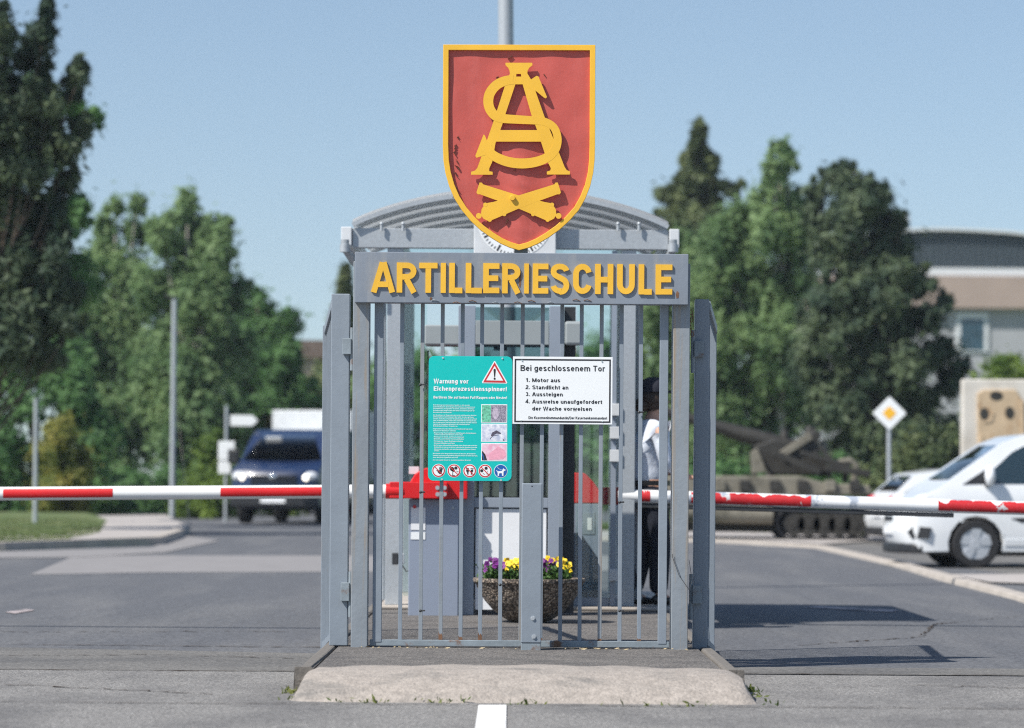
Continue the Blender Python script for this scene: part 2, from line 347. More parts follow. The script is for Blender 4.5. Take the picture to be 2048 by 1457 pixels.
# left corner: pavement and grass verge with kerbs
lp = [G(368,1066), G(345,1078), G(310,1090), G(150,1096), G(0,1102), G(-400,1106)]
kerb_strip('kerb', [(p.x, p.y) for p in lp], .25, .13, M['kerb_far'])
sheet('pavement', [tuple(G(368,1062).xy), tuple(G(345,1076).xy), tuple(G(310,1088).xy), tuple(G(150,1093).xy), tuple(G(0,1098).xy), tuple(G(-400,1102).xy), tuple(G(-400,1085).xy), tuple(G(120,1084).xy), tuple(G(200,1068).xy), tuple(G(215,1052).xy), tuple(G(190,1042).xy), tuple(G(330,1040).xy)], M['pavement'], .115)
sheet('grass_verge', gp((-600,1100),(0,1086),(120,1083),(200,1067),(213,1052),(170,1036),(-600,1030)), M['grass'], .125)
lp = [G(1150,1080), G(1430,1085), G(1640,1097), G(1800,1133), G(2048,1200), G(2200,1250)]
kerb_strip('kerb', [(p.x, p.y) for p in lp], .22, .05, M['kerb_far'])
sheet('pavement', gp((1150,1064),(1430,1066),(1740,1074),(1800,1080),(1640,1092),(1430,1082),(1150,1077)), M['pavement'], .03)
sheet('pavement', gp((1900,1152),(2500,1150),(2500,1185),(1980,1168)), M['pavement'], .02)
sheet('grass_verge', gp((1150,1048),(1430,1056),(1750,1060),(1750,1072),(1430,1064),(1150,1062)), M['grass'], .05)
# ------------------------------------------------------------------ leaf card helper
def cards(name, pts, size, mt, rng, parent, flat=.0, elong=1.0, upbias=.3, nrm=None):
    pts, nrm = pts if isinstance(pts, tuple) else (pts, nrm)
    """many small leaf faces; pts Nx3 world"""
    N = len(pts)
    a = rng.normal(size=(N,3)); a[:,2] *= (1-flat); a /= np.linalg.norm(a, axis=1)[:,None]
    b = rng.normal(size=(N,3)); b -= a*(a*b).sum(1)[:,None]; b /= np.linalg.norm(b, axis=1)[:,None]
    if elong != 1.0:
        a[:,2] -= upbias; a /= np.linalg.norm(a, axis=1)[:,None]
        b -= a*(a*b).sum(1)[:,None]; b /= np.linalg.norm(b, axis=1)[:,None]
    if nrm is not None:       # leaves of a clump face outwards and up
        nn = nrm/(np.linalg.norm(nrm, axis=1)[:,None]+1e-6)*1.1+rng.normal(size=(N,3))*.45+np.array([0,0,.35]); nn /= np.linalg.norm(nn, axis=1)[:,None]
        a = a-nn*(a*nn).sum(1)[:,None]; a /= np.linalg.norm(a, axis=1)[:,None]; b = np.cross(nn, a)
    s = size*(.6+.8*rng.random(N))[:,None]
    A = a*s*elong; B = b*s*.55
    org = np.array(rootloc(parent)) if parent is not None else np.zeros(3)
    P = pts-org
    v = np.stack([P-A, P+B*1.0, P+A, P-B*1.0], 1).reshape(-1,3)
    me = bpy.data.meshes.new(name); me.vertices.add(4*N); me.vertices.foreach_set('co', v.astype(np.float32).ravel())
    me.loops.add(4*N); me.loops.foreach_set('vertex_index', np.arange(4*N, dtype=np.int32))
    me.polygons.add(N); me.polygons.foreach_set('loop_start', np.arange(0, 4*N, 4, dtype=np.int32)); me.polygons.foreach_set('loop_total', np.full(N, 4, dtype=np.int32))
    me.update(calc_edges=True); me.materials.append(mt)
    o = bpy.data.objects.new(name, me); col.objects.link(o)
    if parent is not None: o.parent = parent
    return o
def blob_points(blobs, n, rng, clump=.35, sub=26, fill=.55, zst=1.0):
    """blobs: (cx,cy,cz,rx,ry,rz); leaves gather in sub-clumps spread through each volume"""
    vol = np.array([b[3]*b[4]*b[5] for b in blobs])**(2/3); vol = vol/vol.sum(); out = []; outn = []
    for b, f in zip(blobs, vol):
        k = max(60, int(n*f)); c = np.array(b[:3]); r = np.array(b[3:6])
        m_ = max(8, int(sub*(r.mean()/1.2)**1.3))
        dd = rng.normal(size=(m_,3)); dd[:,2] += .15; dd /= np.linalg.norm(dd, axis=1)[:,None]
        sc = dd*(rng.random(m_)[:,None]**fill)
        w_ = rng.random(m_)+.25; idx = rng.choice(m_, k, p=w_/w_.sum())
        cr_ = clump*(.6+.8*rng.random(m_))*1.2/max(r.mean(), .6)**.45
        q = rng.normal(size=(k,3))*.55; 
        loose = np.where(rng.random(k) < .14, 1.75, 1.0)[:,None]
        q = q*np.array([1,1,zst]); off = q*loose*cr_[idx][:,None]*r.mean(); out.append(c+(sc[idx])*r+off); outn.append(q+sc[idx]*.35)
    return np.concatenate(out), np.concatenate(outn)
def tree(name, label, cat, d, px, trunk, blobs, mt, n, leaf, seed, group=None, bark='bark', trw=.12, elong=1.0, upbias=.3, clump=.35, depth=1.0, sub=26, zbase=None, pcrown='crown', sprig=4):
    """blobs: (px,py,rpx,rpy) around the trunk at distance d, given real depth"""
    rng = np.random.default_rng(seed); sc = d/F
    if 'birch' in name: blobs = [(a_, b_, c_*(.80 if b_ < 640 else .92), d_*(.86 if b_ < 640 else .95)) for a_, b_, c_, d_ in blobs]; n = int(n*.8)
    b = W(px, 1040, d); z0 = g(b.y) if zbase is None else zbase
    t = thing(name, label, cat, (b.x, b.y, z0), group=group)
    B = []
    for (bx, by, rx, ry) in blobs:
        c = W(bx, by, d); off = (rng.random()-.5)*2*depth*max(0.2, (1-0.5*abs(bx-px)/200))
        B.append((c.x, c.y+off, c.z, rx*sc, (rx+ry)/2*sc*1.1, ry*sc))
    BL = list(B)
    for q in list(B):          # sprigs that break the outline
        for _ in range(sprig):
            v_ = rng.normal(size=3); v_[2] = v_[2]*.8+.25; v_ /= np.linalg.norm(v_); k_ = .95+.4*rng.random(); f_ = .16+.16*rng.random(); con = mt in (L3, L4)
            if con: v_[2] = abs(v_[2])*.7+.35; v_ /= np.linalg.norm(v_)
            B.append((q[0]+v_[0]*q[3]*k_, q[1]+v_[1]*q[4]*k_, q[2]+v_[2]*q[5]*k_, q[3]*f_*(.7 if con else 1), q[4]*f_*(.7 if con else 1), q[5]*f_*(2.0 if con else 1.3)))
    if trunk:
        m = MB(); tp = W(trunk[0], trunk[1], d)
        base = Vector((b.x, b.y, z0-.1)); mid = base.lerp(tp, .5)+Vector((rng.normal()*.1, 0, 0))
        m.tube([base, base.lerp(mid, .5), mid, mid.lerp(tp, .5)+Vector((.05,0,0)), tp], [trw*1.2, trw, trw*.75, trw*.5, trw*.15], 10)
        m.build('trunk', M[bark], t, smooth=True)
        m = MB()
        for q in BL:
            c = Vector(q[:3]); h = (c.z-z0)*.55
            if h < .2: continue
            fr = min(.95, h/max(tp.z-z0, .5)); s0 = base.lerp(tp, max(.12, fr))
            m.tube([s0, s0.lerp(c, .5)+Vector((0,0,-.08*(c-s0).length)), c], [trw*.35, trw*.22, trw*.08], 6)
            for _ in range(4):
                e = c+Vector((rng.normal()*q[3]*.55, rng.normal()*q[4]*.55, rng.normal()*q[5]*.5)); m.tube([c, e], [trw*.1, trw*.03], 5)
        m.build('limbs', M[bark], t)
    pts = blob_points(B, n, rng, clump=clump, sub=sub*.75, zst=1.5 if 'birch' in name else 1.0)
    cards(pcrown, pts, leaf, mt, rng, t, elong=elong, upbias=upbias)
    return t
# ================================================================== THE GATE
def X(px, d, py=1000): return W(px, py, d).x
def Z(py, d, px=1043): return W(px, py, d).z
def vbar(mb, px, wpx, z0, z1, y0, y1):
    x = X(px, D0, 985); h = wpx/2*D0/F; mb.box(x-h, x+h, y0, y1, z0, z1)
ZB, ZT = Z(1296, D0), Z(610, D0)       # bottom and top under the board
gate = thing('gate_fence', 'grey barred fence panel on the traffic island carrying the name board', 'fence', (.055, 0, 0))
for px, wpx, yd in ((721, 33, .09), (1360, 33, .16)):
    m = MB(); vbar(m, px, wpx, -.02, ZT+.25, -.06, yd); m.build('post', M['paint_old'], gate, bevel=.004)
for px, wpx in ((756, 18), (1326, 17)):
    m = MB(); vbar(m, px, wpx, .03, ZT+.02, -.025, .03); m.build('stile', M['paint'], gate, bevel=.003)
bars = [802, 843, 883, 923, 962, 1002, 1043, 1083, 1122, 1161, 1201, 1241, 1280]
for px in bars:
    m = MB(); vbar(m, px, 7.8, .045, ZT+.02, -.012, .012); m.build('bar', M['paint_old'] if px in (1043, 1201, 883, 843) else M['paint'], gate, bevel=.0015)
    if px in (883, 962, 1083, 1201, 1280, 923):
        m = MB(); x = X(px, D0, 985); hh = {883:.05, 962:.05, 1083:.02, 923:.025}.get(px, .018); m.prism([(x-.0118,.047),(x+.0118,.047),(x+.0116,.047+hh*.5),(x+.004,.047+hh*.8),(x-.003,.047+hh*.55),(x-.0115,.047+hh)], -.0126, .0126); m.build('rust_spot', M['rust'], gate)
m = MB(); m.box(X(742,D0), X(1340,D0), -.022, .024, .008, .045); m.build('bottom_rail', M['paint_rust'], gate, bevel=.003)
for px, py in ((843,770),(843,1222),(1002,1170),(1241,1222),(843,985),(1241,1005),(1280,825)):
    m = MB(); p = W(px, py, D0-.02); m.tube([(p.x-.006,p.y-.012,p.z),(p.x+.022,p.y-.012,p.z+.002)], .0045, 8); m.ball((p.x-.006,p.y-.012,p.z), .009, n=8, m=5); m.build('bolt', M['dark_metal'], gate)
# wire tied round the right post
p = W(1345,1115,D0-.07); q = W(1378,1180,D0-.07); r_ = W(1378,1120,D0-.07)
m = MB(); m.tube([p+Vector((.0,0,.02)), p, (p+q)/2+Vector((-.01,0,-.012)), q, q+Vector((.02,.02,.05)), r_], .0018, 5); tag(m.build('tie_wire', M['dark_metal'], loc=(p.x,p.y,p.z)), 'thin loose wire wrapped round the right gate post near its foot', 'wire')
# name board
nb = thing('name_board', 'grey board reading ARTILLERIESCHULE in raised yellow letters', 'sign', (.055, -.06, ZT))
DB = D0-.13
a = W(710,504,DB); b = W(1377,510,DB); c = W(1377,610,DB)
m = MB(); rb = W(709,609,DB)
m.box(a.x, b.x, DB-D0, .0, c.z, a.z); m.build('board', M['board'], nb, bevel=.003)
YB = DB-D0
# letters -----------------------------------------------------------
def arc(cx, cz, rx, rz, a0, a1, n=10): return [(cx+rx*math.cos(R(a0+(a1-a0)*k/n)), cz+rz*math.sin(R(a0+(a1-a0)*k/n))) for k in range(n+1)]
T = .19   # stroke width in units of cap height
def letter_strokes(ch, w):
    h = T/2; s = []
    if ch == 'I': s = [[(w/2,0),(w/2,1)]]
    if ch == 'L': s = [[(h,0),(h,1)], [(T,h*.9),(w,h*.9)]]
    if ch == 'T': s = [[(w/2,0),(w/2,1-T)], [(0,1-h),(w,1-h)]]
    if ch == 'E': s = [[(h,0),(h,1)], [(T,h),(w,h)], [(T,1-h),(w,1-h)], [(T,.5),(w*.93,.5)]]
    if ch == 'H': s = [[(h,0),(h,1)], [(w-h,0),(w-h,1)], [(T,.48),(w-T,.48)]]
    if ch == 'A': s = [[(h*.9,0),(w/2-.02,1)], [(w-h*.9,0),(w/2+.02,1)], [(w*.27,.27),(w*.73,.27)]]
    if ch == 'R': s = [[(h,0),(h,1)], [(T,1-h)]+arc(w-h-.21, .715, .21, 1-h-.715, 90, -90)+[(T,.715*2-1+h)], [(w*.5,.45),(w-h*.8,0)]]
    if ch == 'U': s = [[(h,1)]+[(h,.33)]+arc(w/2, .33, w/2-h, .33-h, 180, 360)+[(w-h,1)]]
    if ch == 'C': s = [arc(w/2, .66, w/2-h, .34-h, 12, 180)+arc(w/2, .34, w/2-h, .34-h, 180, 348)]
    if ch == 'S': s = [arc(w/2, .74, w/2-h, .26-h, 8, 90, 6)+arc(w*.45, .74, w*.45-h, .26-h, 90, 240, 8)+arc(w*.56, .28, w*.44-h, .27-h*.6, 62, -90, 10)+arc(w/2, .28, w/2-h, .28-h, 270, 188, 6)]
    return s
ls = [('A',742,790),('R',793,833),('T',838,875),('I',881,892),('L',898,925),('L',931,964),('E',966,999),('R',1004,1041),('I',1048,1058),('E',1065,1097),('S',1101,1139),('C',1146,1184),('H',1190,1227),('U',1234,1270),('L',1277,1304),('E',1311,1345)]
for ch, x0, x1 in ls:
    top = 525+(x0-742)*.0075; bot = 585+(x0-742)*.0075
    P0 = W(x0, bot, DB-.02); P1 = W(x1, top, DB-.02); H_ = P1.z-P0.z; wd = (P1.x-P0.x)/H_
    m = MB()
    for k, st in enumerate(letter_strokes(ch, wd)):
        m.stroke([(P0.x+x*H_, P0.z+z*H_) for x, z in st], T*H_*(.98 if ch != 'I' else min(1, wd/T*.98)), YB-.012-.0004*k, YB+.003)
    m.build('letter', M['yellow'], nb)
for (px, py, r1, r2) in ((1040,560,.010,.07),(1355,590,.012,.03),(862,598,.01,.012)):
    p = W(px,py,DB); m = MB()
    m.prism([(p.x+r1*math.cos(k)*(.6+.4*random.random()), p.z+r2*math.sin(k)*(.6+.4*random.random())) for k in [i*math.pi/7 for i in range(14)]], YB-.0012, YB+.001); m.build('rust_stain', M['rust'], nb)
for k in range(9):   # flaking paint along the lower edge
    p = W(870+k*38+random.uniform(-10,10), 604+random.uniform(-4,3), DB); m = MB(); q = p
    m.tube([q+Vector((0,-.002,0)), q+Vector((.02,-.006,.006)), q+Vector((.045,-.002,-.004))], .0022, 5); m.build('paint_flake', M['rust'] if k%3 else M['paint'], nb)
# ------------------------------------------------------------------ shield
DS = D0-.12
def CS(cx, cz, d=DS): p = W(820+cx*.38428, 60+cz*.38428, d); return (p.x, p.z)
sh = thing('shield_emblem', 'red shield with yellow rim, interlaced A and S monogram and crossed cannons above the board', 'emblem', (.055, -.08, a.z))
half = [(568,1148),(520,1134),(470,1112),(420,1081),(365,1041),(315,994),(270,940),(232,880),(204,815),(184,745),(174,680),(171,600),(173,78)]
halfr = [(965,80),(963,600),(961,680),(954,745),(938,815),(912,880),(878,940),(830,994),(778,1041),(722,1081),(670,1112),(620,1134)]
out = [CS(*p) for p in half+halfr]
def inset(poly, dd):
    n = len(poly); ar = sum(poly[i][0]*poly[(i+1)%n][1]-poly[(i+1)%n][0]*poly[i][1] for i in range(n)); sg = 1 if ar > 0 else -1; res = []
    for i in range(n):
        p0, p1, p2 = Vector(poly[i-1]), Vector(poly[i]), Vector(poly[(i+1)%n]); d1 = (p1-p0).normalized(); d2 = (p2-p1).normalized()
        n1 = Vector((-d1.y, d1.x))*sg; n2 = Vector((-d2.y, d2.x))*sg; nn = (n1+n2).normalized(); res.append(tuple(p1+nn*dd/max(.4, nn.dot(n1))))
    return res
inn = inset(out, .0325)
YS = DS-D0
# dented red sheet: grid clipped to the outline
bm = bmesh.new(); mid_ = inset(out, .012); bm.faces.new([bm.verts.new((x, 0, z)) for x, z in mid_])
zmin = min(p[1] for p in mid_); zmax = max(p[1] for p in mid_); xmin = min(p[0] for p in mid_); xmax = max(p[0] for p in mid_)
for k in range(1, 40): bmesh.ops.bisect_plane(bm, geom=bm.verts[:]+bm.edges[:]+bm.faces[:], plane_co=(0,0,zmin+(zmax-zmin)*k/40), plane_no=(0,0,1))
for k in range(1, 30): bmesh.ops.bisect_plane(bm, geom=bm.verts[:]+bm.edges[:]+bm.faces[:], plane_co=(xmin+(xmax-xmin)*k/30,0,0), plane_no=(1,0,0))
xc, zc_ = CS(575, 700)
from mathutils import noise
for v in bm.verts:
    u = (v.co.x-xc)/.075; t = (v.co.z-zc_)
    bulge = math.exp(-u*u)*(.014 if t < .12 else .014*math.exp(-((t-.12)/.08)**2))
    crump = .011*noise.noise(Vector((v.co.x*34, 3, v.co.z*34)))*math.exp(-(u*.8)**2)*(1 if t < .05 else math.exp(-((t-.05)/.05)**2))
    v.co.y = -bulge-crump+-.0045*noise.noise(Vector((v.co.x*7, 0, v.co.z*7)))
bmesh.ops.recalc_face_normals(bm, faces=bm.faces)
M['shield_red'] = mat('faded_red_paint', (.50,.088,.070), .5, .08, 2.5, bump=.0016, bscale=16, c2=(.56,.13,.11), thr=(.52,.85), c2scale=2.2, stretch=(3,1,.5))
me = bpy.data.meshes.new('shield_face'); bm.to_mesh(me); bm.free(); me.materials.append(M['shield_red']); me.shade_smooth()
o = bpy.data.objects.new('shield_face', me); col.objects.link(o); o.parent = sh; o.location = Vector((0, YS+.010, 0))-sh.location
sol = o.modifiers.new('thick', 'SOLIDIFY'); sol.thickness = .003; sol.offset = 0
m = MB(); n = len(out); vs = [(x, YS-.012, z) for x, z in out]+[(x, YS-.012, z) for x, z in inn]+[(x, YS+.03, z) for x, z in out]+[(x, YS+.03, z) for x, z in inn]
fs = []
for i in range(n):
    j = (i+1)%n; fs += [(i, j, n+j, n+i), (2*n+i, 3*n+i, 3*n+j, 2*n+j), (i, 2*n+i, 2*n+j, j), (n+i, n+j, 3*n+j, 3*n+i)]
m.add(vs, fs); m.build('rim', M['yellow'], sh, bevel=.002)
def cpoly(mb, pts, k): mb.prism([CS(*p) for p in pts], YS-.023-.00012*k, YS-.014)
def catmull(P, n=6):
    res = []
    for i in range(len(P)-1):
        p0 = Vector(P[max(i-1,0)]); p1 = Vector(P[i]); p2 = Vector(P[i+1]); p3 = Vector(P[min(i+2, len(P)-1)])
        for k in range(n):
            t = k/n; res.append(tuple(.5*((2*p1)+(p2-p0)*t+(2*p0-5*p1+4*p2-p3)*t*t+(3*p1-p0-3*p2+p3)*t**3)))
    return res+[P[-1]]
U = .38428*DS/F    # metres per crop unit
m = MB()
cpoly(m, [(497,174),(636,174),(637,187),(620,200),(612,215),(610,232),(520,232),(518,215),(511,200),(497,187)], 0)
cpoly(m, [(521,228),(554,228),(549,284),(497,440),(480,496),(445,592),(428,690),(413,722),(412,738),(430,741),(430,756),(318,756),(318,741),(338,735),(350,722),(362,690),(435,478),(495,290)], 1)
cpoly(m, [(576,228),(610,228),(630,262),(652,318),(700,455),(770,628),(804,715),(815,732),(832,739),(832,755),(712,755),(712,740),(730,734),(733,722),(716,690),(660,520),(632,445),(586,285)], 2)
cpoly(m, [(545,246),(592,246),(592,286),(543,286)], 3)
cpoly(m, [(468,524),(668,524),(690,584),(446,584)], 4)
cpoly(m, [(628,262),(658,242),(668,245),(713,353),(706,359),(698,356),(652,318)], 5)
cpoly(m, [(383,547),(390,552),(400,578),(425,600),(432,640),(366,662),(346,668),(340,658)], 6)
sp = catmull([(540,262),(495,268),(448,292),(415,335),(408,385),(425,430),(465,460),(560,469),(650,474),(705,482),(748,510),(767,560),(762,610),(735,650),(690,678),(630,694),(565,697),(500,686),(440,660),(400,625)])
wds = []
for i in range(len(sp)): wds.append((46+6*math.sin(i/len(sp)*math.pi*3))*U)
m.stroke([CS(*p) for p in sp], wds, YS-.023-.00012*7, YS-.014)
m.build('monogram', M['yellow'], sh)
for k, (flip) in enumerate((False, True)):
    f = (lambda x: 1131-x) if flip else (lambda x: x)
    m = MB()
    P = [(362,797),(374,797),(380,806),(560,862),(700,898),(728,903),(742,910),(758,935),(762,965),(748,985),(722,998),(700,990),(560,930),(470,896),(365,858),(352,858),(346,848)]
    cpoly(m, [(f(x), y) for x, y in P], k*2)
    c = CS(f(773), 970); m.disc(*c, 15*U, YS-.023-.00012*(k*2+1), YS-.014, 20)
    c = CS(f(739), 912); m.disc(*c, 11*U, YS-.023-.00012*(k*2+1)-.0003, YS-.014, 16)
    c = CS(f(716), 990); m.disc(*c, 11*U, YS-.023-.00012*(k*2+1)-.0003, YS-.014, 16)
    c = CS(f(640), 962); m.disc(*c, 10*U, YS-.023-.00012*(k*2+1)-.0003, YS-.014, 16)
    m.build('cannon', M['yellow'], sh)
m = MB(); c = CS(533,877); m.disc(*c, 14*U, YS-.040, YS-.014, 20); m.build('boss', M['yellow'], sh, bevel=.002)
m = MB(); m.box(X(1026,D0), X(1052,D0), YS+.032, YS+.09, a.z+.003, CS(575,140)[1]); m.build('support_post', M['paint_rust'], sh)
rc = random.Random(12)
for (px, py, ln) in ((916,272,9),(913,288,14),(911,300,10),(914,318,16),(909,330,12),(912,345,10),(907,362,14),(911,374,9),(906,388,12),(1025,112,7),(1089,148,5),(998,153,5),(1008,415,16),(1016,440,14),(1030,330,12)):
    m = MB(); p = W(px+rc.uniform(-3,3), py, DS); x_, z_ = p.x, p.z; pts = [(x_, z_)]; k_ = D0/F*1.0
    for q in range(6): x_ += rc.uniform(-3.2,3.2)*k_; z_ -= ln/6*k_*rc.uniform(.3,1.5); pts.append((x_, z_))
    yy_ = YS-.002 if px < 960 or py < 200 else YS-.012
    m.stroke(pts, [rc.uniform(.0006,.0026) for _ in pts], yy_, yy_+.02); m.build('paint_crack', M['rust'], sh)
# ------------------------------------------------------------------ text
def textmesh(s, x0, x1, zb, cap, y, align='fit', bold=0.0):
    cu = bpy.data.curves.new('t', 'FONT'); cu.body = s; cu.size = 1; cu.fill_mode = 'FRONT'; cu.offset = bold; cu.resolution_u = 3
    o = bpy.data.objects.new('t', cu); col.objects.link(o)
    dg = bpy.context.evaluated_depsgraph_get(); dg.update(); me = bpy.data.meshes.new_from_object(o.evaluated_get(dg))
    vs = [v.co.copy() for v in me.vertices]; fs = [tuple(p.vertices) for p in me.polygons]
    bpy.data.objects.remove(o); bpy.data.curves.remove(cu); bpy.data.meshes.remove(me)
    xa = min(v.x for v in vs); xb = max(v.x for v in vs)
    kx = (x1-x0)/(xb-xa) if x1 is not None else cap/.73*.95; kz = cap/.73
    return [(x0+(v.x-xa)*kx, y, zb+v.y*kz) for v in vs], fs
def glyph(ch, T):
    h = T/2; xh = .74; r = .255; w = .53; A = lambda *a: arc(*a, n=8)
    cy = xh/2; rx = w/2-h; rz = cy-h; cx = w/2
    bowl = lambda c_=cx: [('c', A(c_, cy, rx, rz, 0, 360)[:-1])]
    arch = lambda x0, x1: A((x0+x1)/2, xh-(x1-x0)/2-h, (x1-x0)/2, (x1-x0)/2, 165, 0)+[(x1, 0)]
    base = {'ü':'u','ä':'a','ö':'o','Ä':'A','Ü':'U'}
    if ch in base:
        st, w_ = glyph(base[ch], T); top = 1.0 if ch.islower() else 1.22
        return st+[[(w_/2+d-h*1.1, top-T*.6),(w_/2+d+h*1.1, top-T*.6)] for d in (-.12, .12)], w_
    L = {
    'o': (bowl(), w), 'c': ([A(cx, cy, rx, rz, 42, 318)], w-.05), 'e': ([A(cx, cy, rx, rz, -2, 318), [(h, cy+.01), (w-h*1.2, cy+.01)]], w),
    'a': ([A(cx-.02, xh-.22, cx-.04-h, .22-h, 160, 0)+[(w-h-.04, .0)], ('c', A(cx-.05, .215, cx-.05-h, .215-h, 0, 360)[:-1])], w-.02),
    'n': ([[(h, 0), (h, xh)], arch(h, w-h-.02)], w-.02), 'h': ([[(h, 0), (h, 1)], arch(h, w-h-.02)], w-.02),
    'm': ([[(h, 0), (h, xh)], arch(h, .42), arch(.42, .84-h)], .84), 'r': ([[(h, 0), (h, xh)], A(.28, xh-.25, .25-h*.3, .25-h, 160, 75)], .33),
    'u': ([[(h, xh), (h, .22)]+A((w-.02)/2, .22, (w-.02)/2-h, .22-h, 180, 340), [(w-h-.02, 0), (w-h-.02, xh)]], w-.02),
    'b': ([[(h, 0), (h, 1)]]+bowl(), w), 'd': ([[(w-h, 0), (w-h, 1)]]+bowl(), w), 'p': ([[(h, -.26), (h, xh)]]+bowl(), w), 'q': ([[(w-h, -.26), (w-h, xh)]]+bowl(), w),
    'g': ([A(cx, -.03, cx-h, .23-h, 200, 360)+[(w-h, xh)]]+bowl(), w), 'i': ([[(h, 0), (h, xh)], [(h, 1-T*1.1), (h, 1)]], T), 'l': ([[(h, 0), (h, 1)]], T), 'j': ([[(h, -.22), (h, xh)], [(h, 1-T*1.1), (h, 1)]], T),
    'k': ([[(h, 0), (h, 1)], [(T, .32), (.46, xh)], [(.18, .42), (.50, 0)]], .5), 't': ([[(.15, .92), (.15, .16), (.2, h), (.32, h)], [(0, xh-h), (.32, xh-h)]], .32), 'f': ([[(.14, 0), (.14, .8), (.19, 1-h), (.32, 1-h)], [(0, xh-h), (.30, xh-h)]], .32),
    's': ([A(.235, .54, .235-h, .20-h, 25, 225)+A(.24, .20, .24-h, .20-h, 50, -160)], .48), 'v': ([[(h*.8, xh), (.25, 0)], [(.5-h*.8, xh), (.25, 0)]], .5), 'w': ([[(h*.8, xh), (.2, 0), (.38, xh*.95), (.56, 0), (.76-h*.8, xh)]], .76),
    'x': ([[(h, xh), (.46-h, 0)], [(h, 0), (.46-h, xh)]], .46), 'y': ([[(h*.8, xh), (.26, .02)], [(.5-h*.8, xh), (.2, -.24), (.08, -.24)]], .5), 'z': ([[(0, xh-h), (.42, xh-h), (.04, h), (.46, h)]], .46),
    'A': ([[(h*.8, 0), (.33, 1)], [(.70-h*.8, 0), (.37, 1)], [(.16, .32), (.54, .32)]], .70), 'B': ([[(h, 0), (h, 1)], [(T, 1-h)]+A(.36, .76, .20, .24-h, 90, -90)+[(T, .52)], [(T, .52)]+A(.37, .27, .23, .27-h, 80, -90)+[(T, h)]], .63),
    'D': ([[(h, 0), (h, 1)], [(T, 1-h)]+A(.30, .5, .37-h, .5-h, 90, -90)+[(T, h)]], .67), 'E': ([[(h, 0), (h, 1)], [(T, 1-h), (.56, 1-h)], [(T, .52), (.52, .52)], [(T, h), (.57, h)]], .57), 'F': ([[(h, 0), (h, 1)], [(T, 1-h), (.54, 1-h)], [(T, .5), (.48, .5)]], .54),
    'G': ([A(.36, .5, .36-h, .5-h, 45, 330)+[(.70-h, .46), (.42, .46)]], .72), 'H': ([[(h, 0), (h, 1)], [(.66-h, 0), (.66-h, 1)], [(T, .52), (.66-T, .52)]], .66), 'J': ([[(.44-h, 1), (.44-h, .25)]+A(.22, .25, .22-h, .25-h, 0, -180)], .44),
    'K': ([[(h, 0), (h, 1)], [(T, .38), (.60, 1)], [(.26, .56), (.64, 0)]], .64), 'L': ([[(h, 0), (h, 1)], [(T, h), (.52, h)]], .52), 'M': ([[(h, 0), (h, 1)], [(.80-h, 0), (.80-h, 1)], [(h, 1), (.40, .05)], [(.80-h, 1), (.40, .05)]], .80), 'N': ([[(h, 0), (h, 1)], [(.66-h, 0), (.66-h, 1)], [(h, 1), (.66-h, 0)]], .66),
    'P': ([[(h, 0), (h, 1)], [(T, 1-h)]+A(.36, .73, .24, .27-h, 90, -90)+[(T, .46+h*.0)]], .61), 'R': ([[(h, 0), (h, 1)], [(T, 1-h)]+A(.38, .74, .24, .26-h, 90, -90)+[(T, .48+h)], [(.38, .48), (.62, 0)]], .66),
    'S': ([A(.32, .74, .31-h, .26-h, 20, 235)+A(.32, .26, .32-h, .26-h, 55, -160)], .64), 'T': ([[(.30, 0), (.30, 1-T)], [(0, 1-h), (.60, 1-h)]], .60), 'U': ([[(h, 1), (h, .3)]+A(.32, .3, .32-h, .3-h, 180, 360)+[(.64-h, 1)]], .64), 'W': ([[(h*.8, 1), (.26, 0), (.48, .97), (.70, 0), (.96-h*.8, 1)]], .96),
    'Z': ([[(0, 1-h), (.56, 1-h), (.04, h), (.6, h)]], .6), '1': ([[(.26, 0), (.26, 1)], [(.04, .74), (.22, .82)]], .40), '2': ([A(.27, .72, .27-h, .28-h, 170, -35)+[(.04, h), (.54, h)]], .54), '3': ([A(.25, .74, .24-h, .26-h, 160, -80), A(.26, .27, .27-h, .27-h, 85, -165)], .54), '4': ([[(.40, 0), (.40, .97), (.04, .27), (.56, .27)]], .56),
    '.': ([[(h, 0), (h, T)]], T), ',': ([[(h, T), (h*.4, -T)]], T), ':': ([[(h, 0), (h, T)], [(h, xh-T), (h, xh)]], T), '!': ([[(h, 0), (h, T)], [(h, .30), (h, 1)]], T), '/': ([[(.02, -.1), (.34, 1.02)]], .36), '-': ([[(0, .36), (.3, .36)]], .3), '•': ([[(.04, .4), (.2, .4)]], .24),
    '(': ([A(.35, .4, .3, .62, 130, 230)], .24), ')': ([A(-.1, .4, .3, .62, 50, -50)], .24)}
    return L.get(ch, ([], .2))
def textmesh(s, x0, x1, zb, cap, y, bold=0.13):
    items = []; x = 0; k = 0
    for ch in s:
        if ch == ' ': x += .30; continue
        st, w_ = glyph(ch, bold); items.append((st, x)); x += w_+.115
    kx = (x1-x0)/(x-.115); m_ = MB()
    for st, xo in items:
        for q in st:
            closed = isinstance(q, tuple) and q[0] == 'c'; pts = q[1] if closed else q; k += 1
            n0 = len(m_.v); P = [(p[0]+xo, p[1]) for p in pts]; m_.stroke(P, bold, 0, 0, closed)
            mm = (len(m_.v)-n0)//4     # keep the front ribbon only
            m_.v = m_.v[:n0+2*mm]; m_.f = [f for f in m_.f if max(f) < n0+2*mm]
            m_.v[n0:] = [(x0+vx*kx, y-.00004*(k%7), zb+vz*cap) for vx, vy, vz in m_.v[n0:]]
    return m_.v, m_.f
